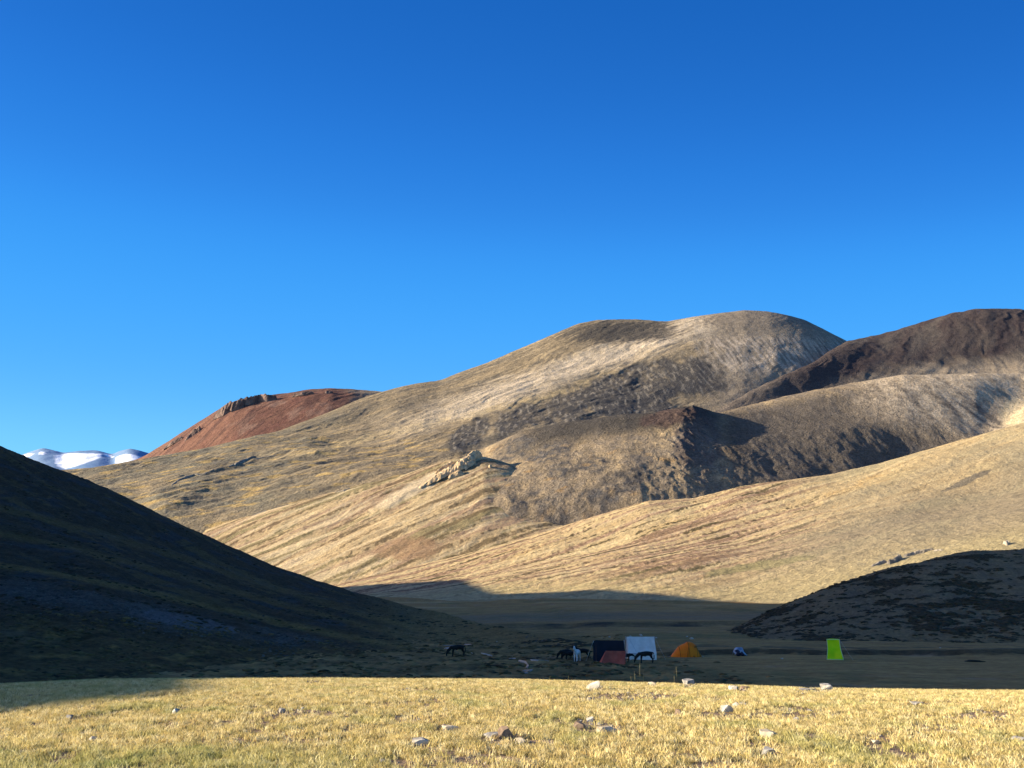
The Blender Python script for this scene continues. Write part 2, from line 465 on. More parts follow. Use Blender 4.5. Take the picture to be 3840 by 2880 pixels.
ML = [(-400, 2000, 1250), (191, 1990, 1250), (538, 1965, 1250), (868, 1930, 1270), (1215, 1870, 1300), (1510, 1820, 1350), (1736, 1780, 1420), (1996, 1720, 1500), (2396, 1700, 1550), (2700, 1720, 1580), (3021, 1780, 1650), (3840, 1900, 1800)]
MF = [('w', -1, 1050, -10), ('w', 0, 1050, 10), ('w', .9, 1150, 60)]
def bench(px, row, line, h, wdt, x0=None, x1=None):
    # a break of slope along a line: flatter above, steeper below
    xs_, ys_ = [q[0] for q in line], [q[1] for q in line]
    d = row - np.interp(px, xs_, ys_)
    e_ = smooth(xs_[0] - 120, xs_[0], px) * smooth(xs_[-1] + 120, xs_[-1], px)
    return h * e_ * (np.exp(-(np.minimum(d, 0) / (wdt * 2.5)) ** 2) * np.exp(-(np.maximum(d, 0) / wdt) ** 2))
def d_main(X, Y, Z, V):
    k = smooth(0, 1, V)
    P, R_ = project(X, Y, Z)
    wob = 12 * fbm(P / 130., R_ / 130., 3, 49)
    R_ = R_ + wob
    Z_b = bench(P, R_, [(620, 1905), (760, 1850), (960, 1800), (1150, 1770), (1400, 1738), (1700, 1700)], 9, 26) \
        + bench(P, R_, [(400, 1850), (640, 1810), (830, 1752), (960, 1712), (1150, 1700)], 8, 20) \
        + bench(P, R_, [(1500, 1600), (1800, 1520), (2050, 1450), (2350, 1350), (2560, 1305), (2700, 1330)], 11, 34) \
        + bench(P, R_, [(1750, 1560), (1950, 1530), (2200, 1500), (2300, 1520)], 6, 28) \
        + bench(P, R_, [(900, 1700), (1200, 1655), (1600, 1560), (2000, 1440)], 7, 30)
    g1 = streak(X, Y, 620, 95, 38, 5, 51, True)
    g2 = streak(X, Y, 200, 34, 52, 4, 52, True)
    up = smooth(3.9, 3.2, V)
    return k * (1 - .6 * smooth(2450, 2650, P)) * (7 * g1 * (.35 + .65 * up) + 1.8 * g2 + 12 * fbm(X / 260, Y / 260, 2, 50) * up + 1.7 * fbm(X / 26, Y / 26, 4, 53) + Z_b) - 4 * k
def c_main(X, Y, Z, V, px, row):
    s1 = streak(X, Y, 700, 60, 38, 5, 54); s2 = streak(X, Y, 260, 28, 40, 4, 55); f = fbm(X / 60, Y / 60, 4, 56)
    s3 = streak(X, Y, 180, 12, 36, 4, 48); g = fbm(X / 15, Y / 15, 3, 47)
    c = base_of((.235, .185, .115), X.shape)
    c = mixc(c, (.17, .145, .105), smooth(-.2, .35, s1 + .3 * f) * .8)
    c = mixc(c, (.38, .29, .165), smooth(.0, .3, s2 + .3 * s3) * .6)
    c = mixc(c, (.46, .36, .215), smooth(.15, .35, s3) * smooth(1500, 2000, px) * .6)
    c = mixc(c, (.185, .17, .12), smooth(1500, 900, px) * (.45 + .9 * fbm(X / 110, Y / 80, 3, 46)))
    c = mixc(c, (.48, .33, .12), smooth(.12, .34, fbm(X / 55, Y / 22, 4, 57)) * smooth(2000, 1500, px) * smooth(1560, 1680, row) * .75)
    c = mixc(c, (.10, .085, .065), smooth(.12, .26, streak(X, Y, 120, 9, 30, 4, 45)) * .3)
    lg = row - np.interp(px, [600, 900, 1200, 1600, 2000, 2300], [1830, 1745, 1690, 1590, 1500, 1410]) + 18 * f
    c = mixc(c, (.50, .38, .19), smooth(26, 6, np.abs(lg)) * smooth(900, 1200, px) * (.4 + .9 * s3))
    # pale streak below the summits
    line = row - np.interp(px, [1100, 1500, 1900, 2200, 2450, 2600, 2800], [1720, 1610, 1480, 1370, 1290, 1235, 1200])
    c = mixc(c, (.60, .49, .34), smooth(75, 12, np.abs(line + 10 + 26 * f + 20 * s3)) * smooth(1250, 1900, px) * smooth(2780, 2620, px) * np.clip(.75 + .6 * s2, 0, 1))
    # dark crowns: shade along the ridge painted into the colour
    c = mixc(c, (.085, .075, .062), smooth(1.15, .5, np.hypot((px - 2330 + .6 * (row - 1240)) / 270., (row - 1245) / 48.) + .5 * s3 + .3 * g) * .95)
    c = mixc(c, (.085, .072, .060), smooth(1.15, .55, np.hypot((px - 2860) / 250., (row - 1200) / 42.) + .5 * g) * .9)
    c = mixc(c, (.29, .24, .175), smooth(2580, 2760, px) * .75)
    c = mixc(c, (.15, .13, .105), smooth(.05, .35, fbm(X / 22, Y / 90, 4, 58)) * smooth(2620, 2760, px) * .6)
    c = mixc(c, (.52, .42, .30), smooth(-.15, .2, fbm(X / 12, Y / 90, 4, 59)) * smooth(2560, 2700, px) * smooth(1240, 1290, row) * smooth(1450, 1350, row) * .9)
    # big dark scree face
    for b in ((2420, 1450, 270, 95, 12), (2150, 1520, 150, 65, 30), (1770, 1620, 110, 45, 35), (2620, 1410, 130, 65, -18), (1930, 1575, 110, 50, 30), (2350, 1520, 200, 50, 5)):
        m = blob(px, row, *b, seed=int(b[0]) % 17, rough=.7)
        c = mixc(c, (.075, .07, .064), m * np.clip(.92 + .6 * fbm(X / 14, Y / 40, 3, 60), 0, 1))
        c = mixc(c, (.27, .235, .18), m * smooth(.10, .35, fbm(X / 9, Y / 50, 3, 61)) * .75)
    return c
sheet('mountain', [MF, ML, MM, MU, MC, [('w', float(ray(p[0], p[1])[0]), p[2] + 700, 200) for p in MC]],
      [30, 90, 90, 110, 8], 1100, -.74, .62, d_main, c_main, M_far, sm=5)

# ------------------------------------------------------------------ middle shoulder with the dark crag
CC = [(1650, 1745, 1500), (1800, 1690, 1500), (1900, 1640, 1500), (1960, 1614, 1480), (2083, 1589, 1480), (2222, 1571, 1470), (2344, 1551, 1460), (2465, 1545, 1450), (2560, 1529, 1430), (2600, 1522, 1435), (2640, 1534, 1450), (2690, 1546, 1480), (2760, 1530, 1520),
      (2865, 1507, 1580), (3038, 1467, 1630), (3211, 1437, 1670), (3385, 1412, 1710), (3646, 1404, 1730), (3840, 1400, 1760), (4300, 1400, 1760)]
CM = [(1650, 1800, 1300), (1900, 1730, 1300), (2083, 1680, 1290), (2344, 1650, 1280), (2560, 1640, 1280), (2640, 1648, 1295), (2760, 1640, 1330), (2900, 1615, 1370), (3038, 1590, 1400), (3211, 1570, 1430), (3400, 1560, 1440), (3560, 1590, 1430), (3690, 1640, 1400), (3760, 1580, 1460), (3840, 1510, 1540), (4300, 1480, 1560)]
CF = [(1650, 1950, 1110), (1900, 1900, 1110), (2100, 1890, 1110), (2400, 1860, 1110), (2640, 1850, 1140), (2900, 1830, 1190), (3211, 1790, 1260), (3400, 1770, 1320), (3560, 1730, 1340), (3690, 1700, 1330), (3840, 1640, 1300), (4300, 1640, 1300)]
def d_mid(X, Y, Z, V):
    ed = smooth(2.05, 1.7, V)
    cliff = np.exp(-(((X / Y) - .235) / .04) ** 2) * smooth(.6, 1.4, V)
    return (1.5 * streak(X, Y, 170, 60, 62, 4, 62, True) + 5 * fbm(X / 90, Y / 90, 2, 61) + 1.9 * fbm(X / 18, Y / 22, 4, 63)) * (.4 + .6 * ed) + cliff * 3.5 * fbm(X / 20, Y / 22, 3, 64, ridged=True) - 4
def c_mid(X, Y, Z, V, px, row):
    f = fbm(X / 45, Y / 45, 4, 65); s = streak(X, Y, 160, 30, 75, 4, 66)
    g = fbm(X / 11, Y / 13, 4, 69)
    c = base_of((.27, .21, .135), X.shape)
    c = mixc(c, (.42, .31, .17), smooth(-.1, .35, s + .5 * g) * .8)
    c = mixc(c, (.17, .145, .115), smooth(-.1, .4, f + .4 * g) * .75)
    c = mixc(c, OCHRE, smooth(.25, .5, fbm(X / 50, Y / 30, 4, 67)) * .5 * smooth(1600, 1750, row))
    up = row - np.interp(px, [1900, 2100, 2350, 2600, 2700], [1650, 1600, 1560, 1535, 1560])
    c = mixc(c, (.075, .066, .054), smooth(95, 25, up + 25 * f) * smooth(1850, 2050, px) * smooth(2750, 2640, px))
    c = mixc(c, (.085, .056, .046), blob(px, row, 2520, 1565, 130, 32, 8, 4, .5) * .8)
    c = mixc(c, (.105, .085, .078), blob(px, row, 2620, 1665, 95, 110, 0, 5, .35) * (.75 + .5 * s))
    for b in ((2330, 1810, 120, 50, 20), (2120, 1760, 80, 40, 10), (2060, 1700, 110, 40, 20), (2240, 1890, 110, 70, 30), (2060, 1955, 100, 60, 30), (1930, 1680, 90, 40, 20), (2230, 1740, 60, 40, 0), (2000, 1880, 70, 40, 0)):
        c = mixc(c, (.085, .08, .075), blob(px, row, *b, seed=int(b[0]) % 13) * np.clip(.6 + .5 * f + 1.2 * g, 0, 1))
    # soft shade right of the crag, put into the slope colour
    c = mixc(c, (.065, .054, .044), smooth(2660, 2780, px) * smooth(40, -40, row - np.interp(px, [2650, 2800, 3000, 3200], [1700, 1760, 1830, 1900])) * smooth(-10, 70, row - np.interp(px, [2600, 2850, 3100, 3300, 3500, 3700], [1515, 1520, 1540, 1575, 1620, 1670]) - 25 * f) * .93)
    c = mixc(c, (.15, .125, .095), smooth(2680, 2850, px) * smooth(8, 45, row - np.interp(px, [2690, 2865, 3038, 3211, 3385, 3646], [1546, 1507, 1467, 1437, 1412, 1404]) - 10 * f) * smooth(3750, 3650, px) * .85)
    c = mixc(c, (.50, .40, .27), smooth(3130, 3330, px + 60 * f) * smooth(1610, 1490, row - .25 * (px - 3300)) * np.clip(.7 + 1.0 * s + .9 * g, 0, 1))  # lit upper part of the slope, painted pale
    c = mixc(c, (.10, .09, .08), smooth(.1, .35, streak(X, Y, 300, 24, 110, 4, 68)) * smooth(3350, 3450, px) * smooth(1450, 1520, row) * .8)
    c = mixc(c, (.52, .42, .26), blob(px, row, 3810, 1560, 60, 70, 30, 6, .25))
    return c
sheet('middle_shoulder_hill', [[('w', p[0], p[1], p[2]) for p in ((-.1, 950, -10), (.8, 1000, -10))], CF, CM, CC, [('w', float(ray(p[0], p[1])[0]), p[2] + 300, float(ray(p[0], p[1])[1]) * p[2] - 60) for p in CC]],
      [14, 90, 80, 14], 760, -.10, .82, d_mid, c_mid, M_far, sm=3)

# ------------------------------------------------------------------ lower shoulder with the cream outcrop
NC = [(500, 2120, 1250), (764, 1982, 1250), (972, 1921, 1260), (1285, 1836, 1290), (1562, 1768, 1320), (1700, 1722, 1330), (1815, 1712, 1330), (1900, 1740, 1300), (2050, 1800, 1260), (2250, 1880, 1200), (2500, 1960, 1150)]
NM = [(500, 2220, 1120), (764, 2090, 1130), (972, 2040, 1130), (1285, 1960, 1140), (1562, 1890, 1150), (1815, 1850, 1150), (2000, 1900, 1130), (2250, 1970, 1100), (2500, 2020, 1080)]
NF = [(500, 2300, 980), (764, 2240, 980), (1000, 2230, 980), (1285, 2180, 980), (1562, 2120, 990), (1815, 2080, 1000), (2250, 2020, 1010), (2500, 2050, 1010)]
def d_low(X, Y, Z, V):
    return 3.0 * streak(X, Y, 260, 40, 30, 4, 71, True) + 3 * fbm(X / 120, Y / 90, 2, 70) + 1.1 * fbm(X / 18, Y / 22, 4, 72) - 3
def c_low(X, Y, Z, V, px, row):
    s = streak(X, Y, 280, 22, 30, 5, 73); f = fbm(X / 40, Y / 40, 4, 74)
    g = fbm(X / 7, Y / 9, 4, 78); s4 = streak(X, Y, 200, 12, 30, 4, 79)
    c = base_of((.42, .31, .165), X.shape)
    c = mixc(c, (.50, .38, .20), smooth(-.1, .4, f + .5 * g) * .8)
    c = mixc(c, (.31, .21, .13), smooth(-.03, .2, s + .3 * g) * .85)
    c = mixc(c, (.21, .175, .085), smooth(.04, .18, streak(X, Y, 300, 30, 30, 4, 75) + .3 * g) * .85)
    c = mixc(c, (.12, .085, .045), smooth(.12, .22, s4 + .3 * g) * .75)
    c = mixc(c, (.58, .46, .27), smooth(.12, .26, -s4) * .65)
    c = mixc(c, (.30, .19, .105), blob(px, row, 1540, 2060, 130, 45, 5, 3, .4) * .8)
    c = mixc(c, (.56, .45, .28), blob(px, row, 1560, 1830, 190, 26, 27, 9, .4) * .8)
    return c
sheet('lower_shoulder_hill', [[('w', -.5, 900, -8), ('w', .25, 900, -8)], NF, NM, NC, [('w', float(ray(p[0], p[1])[0]), p[2] + 170, float(ray(p[0], p[1])[1]) * p[2] - 45) for p in NC]],
      [12, 80, 70, 10], 620, -.48, .20, d_low, c_low, M_mid, sm=5)

# ------------------------------------------------------------------ long golden slope on the right
GC = [(600, 2330, 820), (1000, 2260, 850), (1200, 2205, 900), (1390, 2158, 930), (1560, 2120, 950), (1736, 2078, 960), (1910, 2034, 970), (2083, 1982, 980), (2430, 1878, 1000), (2604, 1868, 1000), (2778, 1826, 1000), (3125, 1781, 1010), (3298, 1745, 1020), (3470, 1694, 1030), (3840, 1596, 1060), (4400, 1500, 1060), (5000, 1450, 1060)]
GM = [(600, 2330, 700), (1000, 2290, 720), (1200, 2240, 760), (1390, 2200, 790), (1736, 2150, 800), (2083, 2080, 800), (2430, 2020, 800), (2778, 1980, 790), (3125, 1930, 780), (3470, 1890, 770), (3840, 1830, 770), (4400, 1760, 770), (5000, 1700, 770)]
GF = [(600, 2360, 560), (1200, 2300, 600), (1390, 2250, 640), (1736, 2222, 640), (2083, 2225, 600), (2430, 2240, 540), (2778, 2245, 500), (3125, 2200, 480), (3470, 2150, 470), (3840, 2080, 470), (4400, 2000, 470), (5000, 1950, 470)]
def d_gold(X, Y, Z, V):
    k = smooth(.6, 1.4, V)
    return k * (1.3 * streak(X, Y, 320, 42, 24, 4, 81, True) + 6 * fbm(X / 170, Y / 120, 2, 84)) * smooth(3.1, 2.4, V) + (.45 + .35 * k) * (fbm(X / 9, Y / 14, 4, 82)) - 1 * k
def c_gold(X, Y, Z, V, px, row):
    s = streak(X, Y, 300, 16, 24, 5, 83); s2 = streak(X, Y, 120, 9, 24, 4, 85); f = fbm(X / 60, Y / 60, 4, 86)
    g = fbm(X / 5, Y / 8, 4, 89); s3 = streak(X, Y, 240, 9, 22, 4, 80); s5 = streak(X, Y, 90, 10, 24, 3, 99)
    rosy = smooth(3300, 2800, px - .4 * (row - 1900))
    c = base_of((.44, .325, .165), X.shape)
    c = mixc(c, (.52, .40, .20), smooth(-.15, .35, f + .3 * s) * .85)
    c = mixc(c, (.33, .215, .135), smooth(-.08, .14, s + .25 * g) * .9 * rosy)
    c = mixc(c, (.47, .29, .10), smooth(.15, .45, streak(X, Y, 200, 30, 24, 4, 87)) * .4)
    c = mixc(c, (.58, .46, .25), smooth(.10, .24, -s3 + .4 * g) * .45)
    c = mixc(c, (.20, .13, .075), smooth(.10, .2, .6 * s3 + .5 * g + .5 * s) * (.15 + .7 * rosy))
    c = mixc(c, (.09, .07, .035), smooth(.10, .18, s5 + .5 * g) * smooth(.0, .12, s2) * (.35 + .6 * rosy))
    c = mixc(c, (.33, .27, .16), smooth(-.1, .4, streak(X, Y, 400, 70, 24, 3, 88)) * smooth(2700, 3300, px) * .85)
    c = mixc(c, (.25, .205, .13), smooth(2750, 3400, px + 1.2 * (row - 1950)) * smooth(1780, 1980, row + .2 * (px - 3300) + 40 * f) * .85)  # lower right turned from the sun, its shading painted darker
    c = mixc(c, OLIVE, blob(px, row, 2850, 2120, 220, 16, 9, 3, .35) * .9)
    c = mixc(c, (.30, .26, .15), smooth(.0, .5, streak(X, Y, 400, 60, 24, 3, 88)) * smooth(2700, 3200, px) * .6)
    c = mixc(c, (.13, .115, .09), smooth(.35, .7, blob(px, row, 3620, 1805, 110, 12, 24, 5, .6)) * .8)
    c = mixc(c, (.17, .155, .13), blob(px, row, 3380, 2082, 170, 20, 12, 8, .7) * smooth(0, .2, fbm(X / 5., Y / 5., 3, 90)))
    c = mixc(c, (.42, .34, .16), smooth(1.5, 1.05, V) * .6)
    return c
sheet('golden_slope', [[('w', -.5, 420, -5), ('w', .0, 430, -3), ('w', 1.2, 380, -5)], GF, GM, GC, [('w', float(ray(p[0], p[1])[0]), p[2] + 130, float(ray(p[0], p[1])[1]) * p[2] - 60) for p in GC]],
      [24, 110, 100, 10], 1000, -.46, 1.0, d_gold, c_gold, M_mid, sm=5)

# ------------------------------------------------------------------ valley floor
T = np.linspace(-1.0, 1.15, 1000)
YY = 1 / np.linspace(1 / 42., 1 / 720., 270)
Tg, Y = np.meshgrid(T, YY); X = Tg * Y
Z = h_floor(X, Y)
px, row = project(X, Y, Z)
s = streak(X, Y, 26, 4, 3, 4, 91); f = fbm(X / 5, Y / 7, 4, 92); fl = fbm(X / 40, Y / 60, 3, 93)
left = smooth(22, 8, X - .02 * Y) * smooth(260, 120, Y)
c = base_of((.30, .185, .065), X.shape)
c = mixc(c, (.40, .25, .085), .3 + 1.3 * s)
c = mixc(c, (.17, .14, .05), smooth(0, .5, fl + .5 * f) * .8)
c = mixc(c, (.30, .20, .13), smooth(.2, .5, fbm(X / 9, Y / 5, 4, 94)) * .45)
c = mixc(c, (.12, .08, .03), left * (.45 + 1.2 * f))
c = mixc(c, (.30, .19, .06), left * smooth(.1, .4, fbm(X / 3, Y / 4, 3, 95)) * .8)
bank = 102.5 + 2.0 * pn(X / 14.0, 0 * X + 3.3, 5) + .5 * pn(X / 2.0, 0 * X, 6)
c = mixc(c, (.05, .038, .022), smooth(-.7, 0, Y - bank) * smooth(2.2, 1.0, Y - bank) * smooth(14, 22, X) * .85)
c = mixc(c, (.09, .075, .045), smooth(1, 2, Y - bank) * smooth(20, 6, Y - bank) * smooth(14, 22, X) * smooth(-.1, .2, f + s) * .8)
bank2 = 207 + 9 * pn(X / 50.0, 0 * X + 8.1, 9)
c = mixc(c, (.03, .03, .028), smooth(-3, 0, Y - bank2) * smooth(8, 2, Y - bank2) * smooth(-12, 8, X) * smooth(75, 45, X) * (.45 + smooth(-.2, .2, fbm(X / 9, Y / 9, 2, 97)) * .5))
c = mixc(c, (.19, .155, .10), smooth(215, 230, Y) * smooth(340, 290, Y) * (.5 + .8 * s))
c = mixc(c, (.50, .36, .16), smooth(.2, .4, streak(X, Y, 200, 18, 4, 3, 96)) * smooth(240, 300, Y) * .6)
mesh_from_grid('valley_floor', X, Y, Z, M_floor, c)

# ------------------------------------------------------------------ left hill
LC = [('w', -4, 180, 95), ('w', -2.4, 240, 110), ('w', -1.5, 255, 100), ('w', -1.0, 260, 78), (0, 1687, 262), (174, 1762, 268), (347, 1823, 275), (521, 1901, 280), (694, 1979, 285), (868, 2057, 288), (1042, 2132, 290), (1215, 2191, 290), (1389, 2240, 280), (1562, 2283, 250), (1736, 2323, 205), (1850, 2350, 168), (2000, 2382, 138), (2200, 2412, 118), (2400, 2432, 108), (3000, 2500, 100)]
LU = [('w', -4, 130, 55), ('w', -2.4, 170, 65), ('w', -1.5, 178, 60), ('w', -1.0, 180, 42), (0, 1890, 185), (347, 1990, 192), (694, 2100, 200), (1042, 2210, 210), (1389, 2285, 205), (1562, 2325, 190), (1736, 2360, 168), (1850, 2382, 148), (2000, 2405, 128), (2200, 2432, 110), (2400, 2450, 104), (3000, 2520, 96)]
LM = [('w', -4, 75, 12), ('w', -2.4, 100, 20), ('w', -1.5, 110, 18), ('w', -1.0, 115, 10), (0, 2120, 125), (347, 2170, 130), (694, 2245, 138), (1042, 2320, 146), (1389, 2375, 148), (1562, 2400, 142), (1736, 2415, 132), (2000, 2440, 116), (2200, 2455, 105), (3000, 2560, 92)]
LB = [('w', -4, 45, -3), ('w', -2.4, 60, 0), ('w', -1.5, 70, -1), ('w', -1.0, 78, -1.5), (0, 2330, 86), (347, 2345, 90), (694, 2375, 98), (1042, 2405, 108), (1389, 2428, 112), (1600, 2444, 112), (1800, 2460, 108), (2000, 2480, 100), (2200, 2520, 96), (3000, 2600, 90)]
LF = [('w', -4, 30, -3.5), ('w', -2, 42, -4.4), ('w', -1, 50, -4.6), ('w', -.66, 54, -4.7), ('w', -.30, 72, -5.2), ('w', -.1, 96, -5.6), ('w', .5, 85, -7)]
def d_left(X, Y, Z, V):
    k = smooth(0, 1, V)
    ru = (.3 + .7 * k) * smooth(.10, -.15, X / Y)
    return ru * (.55 * streak(X, Y, 30, 7, 150, 4, 101, True) + .35 * np.abs(fbm(X / 2.1, Y / 2.6, 3, 102)) * 1.2 + 1.2 * k * fbm(X / 35, Y / 35, 2, 103)) - .4 * smooth(.10, -.15, X / Y)
def c_left(X, Y, Z, V, px, row):
    s = streak(X, Y, 60, 9, 158, 4, 104); f = fbm(X / 8, Y / 10, 4, 105); f2 = fbm(X / 2.2, Y / 3, 3, 106)
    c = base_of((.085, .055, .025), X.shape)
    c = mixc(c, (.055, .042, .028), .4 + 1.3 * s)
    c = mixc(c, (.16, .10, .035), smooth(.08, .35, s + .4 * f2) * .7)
    c = mixc(c, (.06, .055, .05), smooth(0, .4, f) * smooth(1.2, 2.0, V) * .8)
    for (o_, a_) in ((0, .9), (-120, .5), (-215, .45)):
        ln = row - np.interp(px, [-300, 0, 350, 700, 1050, 1400, 1600], [2060, 2118, 2178, 2255, 2335, 2408, 2445]) - o_ * (1 - .0004 * px)
        c = mixc(c, (.21, .13, .04), smooth(20, 3, np.abs(ln + 12 * f)) * a_)
    ln = row - np.interp(px, [-300, 0, 350, 700, 1050, 1400, 1600], [2060, 2118, 2178, 2255, 2335, 2408, 2445])
    sc = smooth(15, 50, ln) * smooth(170, 90, ln + 60 * f + .03 * px)
    c = mixc(c, (.095, .085, .065), sc * np.clip(.5 + 1.6 * fbm(X / 12, Y / 16, 3, 107), 0, 1))
    c = mixc(c, (.12, .11, .09), blob(px, row, 90, 2385, 130, 24, -6, 5, .4) * .7)
    c = mixc(c, (.16, .15, .14), blob(px, row, 700, 2330, 200, 26, -10, 6, .4) * .6)
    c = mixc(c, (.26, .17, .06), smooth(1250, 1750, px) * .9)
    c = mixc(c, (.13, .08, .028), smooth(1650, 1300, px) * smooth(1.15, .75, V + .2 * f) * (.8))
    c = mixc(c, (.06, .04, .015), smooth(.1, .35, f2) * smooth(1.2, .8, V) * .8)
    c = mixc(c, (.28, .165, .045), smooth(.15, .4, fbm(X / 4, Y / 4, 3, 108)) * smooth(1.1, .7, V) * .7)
    return c
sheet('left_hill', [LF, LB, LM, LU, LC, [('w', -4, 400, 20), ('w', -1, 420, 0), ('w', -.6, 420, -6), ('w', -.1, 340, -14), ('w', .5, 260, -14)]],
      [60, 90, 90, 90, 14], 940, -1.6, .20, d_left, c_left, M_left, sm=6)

# ------------------------------------------------------------------ unseen hill off the left side, crest shaped to cast the valley shade
xs = np.linspace(-960, -42, 300); ys = np.linspace(-260, 900, 380)
X, Y = np.meshgrid(xs, ys)
Q = np.interp(Y, [-260, -100, 0, 10, 16, 22, 30, 37, 45, 60, 93, 150, 220, 380, 430, 460, 540, 590, 620, 700, 780, 810, 860, 900], [-60, -20, -7, -3.7, -2.7, -2.7, -4.2, -4.8, 2, 10, 22, 50, 76, 72, 50, 42, 40, 32, 8, 11, 12, -10, -60, -120])
xc = np.interp(Y, [-100, 45, 60, 93, 150, 220, 500, 620, 800], [70, 74, 115, 200, 350, 450, 500, 600, 720])
Z = Q + TAN * np.abs(X) - (np.abs(X) - xc) ** 2 / (1.1 * xc)
Z = np.maximum(Z, -7) + .25 * fbm(X / 9, Y / 9, 4, 111) * smooth(0, 60, np.abs(Y)) + 3 * fbm(X / 60, Y / 60, 3, 112) * smooth(120, 250, Y)
c = mixc(base_of((.2, .16, .08), X.shape), (.3, .23, .12), .5 + fbm(X / 20, Y / 20, 4, 113))
mesh_from_grid('unseen_shade_hill', X, Y, Z, M_left, c)

# ------------------------------------------------------------------ right hill
RC = [(2560, 2425, 165), (2673, 2389, 175), (2778, 2346, 182), (2865, 2303, 188), (2951, 2269, 193), (3125, 2204, 200), (3298, 2147, 208), (3472, 2104, 214), (3646, 2072, 220), (3840, 2064, 225), (4400, 2040, 230), (5200, 2000, 230)]
RM = [(2560, 2440, 148), (2673, 2410, 150), (2865, 2370, 152), (3125, 2310, 156), (3472, 2250, 160), (3840, 2225, 165), (4400, 2200, 165), (5200, 2180, 165)]
RB = [(2560, 2450, 135), (2673, 2425, 133), (2865, 2408, 130), (3125, 2396, 128), (3472, 2392, 126), (3840, 2388, 124), (4400, 2380, 120), (5200, 2380, 120)]
RF = [('w', .15, 118, -5.2), ('w', .7, 112, -5.2), ('w', 1.3, 100, -5.2)]
def d_right(X, Y, Z, V):
    return .45 * streak(X, Y, 20, 5, 20, 4, 121, True) * smooth(.5, 1.5, V) + .3 * np.abs(fbm(X / 1.6, Y / 2.2, 3, 122)) * 1.3 + smooth(1, 2, V) * 1.1 * fbm(X / 30, Y / 30, 2, 123) - .3
def shrub_mask(X, Y):
    return smooth(.02, .24, streak(X, Y, 13, 5.5, 18, 4, 124) + .35 * fbm(X / 26., Y / 26., 2, 125))
def c_right(X, Y, Z, V, px, row):
    f = fbm(X / 7, Y / 9, 4, 126)
    c = base_of((.23, .165, .08), X.shape)
    c = mixc(c, (.17, .13, .075), .5 + 1.2 * f)
    c = mixc(c, (.24, .165, .075), smooth(.1, .4, fbm(X / 4, Y / 5, 4, 127)) * .7)
    c = mixc(c, (.045, .034, .018), shrub_mask(X, Y) * .8 * smooth(.5, 1, V))
    c = mixc(c, (.24, .165, .07), smooth(1.3, .9, V + .2 * f) * .7)
    return c
sheet('right_hill', [RF, RB, RM, RC, [('w', .15, 260, -10), ('w', .7, 330, -6), ('w', 1.3, 330, -6)]],
      [24, 70, 80, 12], 620, .18, 1.25, d_right, c_right, M_right, sm=5)

# ------------------------------------------------------------------ meadow
xs = np.linspace(-58, 58, 520); ys = np.linspace(-12, 64, 400)
X, Y = np.meshgrid(xs, ys)
Z = h_meadow(X, Y)
px, row = project(X, np.maximum(Y, 3), Z)
BARE = [(1120, 2678, 230, 16), (2400, 2612, 170, 20), (2200, 2722, 150, 26), (2380, 2770, 60, 12), (2900, 2688, 260, 14), (3700, 2690, 130, 26), (3500, 2735, 150, 18), (3350, 2825, 110, 22), (1900, 2780, 130, 26), (900, 2785, 60, 16),
        (1500, 2700, 130, 14), (1500, 2860, 70, 14), (2700, 2870, 130, 16), (1800, 2860, 90, 16), (340, 2750, 90, 14), (3020, 2665, 100, 12), (2860, 2800, 60, 14), (1560, 2590, 120, 8), (3300, 2760, 80, 10), (2560, 2835, 80, 10), (650, 2720, 120, 10), (1180, 2560, 60, 6)]
bare = np.zeros_like(X)
for i, b in enumerate(BARE):
    bare = np.maximum(bare, blob(px, row, b[0], b[1], b[2], b[3], 0, i, .8))
bare = np.clip(bare + .9 * smooth(.14, .36, fbm(X / 1.1, Y / 1.8, 3, 131)) + .8 * smooth(.08, .28, fbm(X / .33, Y / .6, 2, 133)), 0, 1)
green = np.clip(0.55 * smooth(2760, 2890, row + 50 * fbm(X / .9, Y / 1.2, 2, 134)) * smooth(2100, 700, px) + .45 * smooth(.08, .38, fbm(X / 1.6, Y / 2.4, 4, 132)) + .35 * smooth(30, 36, Y) * smooth(1200, 300, px), 0, 1)
c = base_of((.24, .165, .075), X.shape)
c = mixc(c, (.19, .16, .075), green * .8)
c = mixc(c, (.27, .19, .125), bare * .9)
meadow = mesh_from_grid('meadow', X, Y, Z, M_meadow, c, masks={'bare': bare, 'green': green})

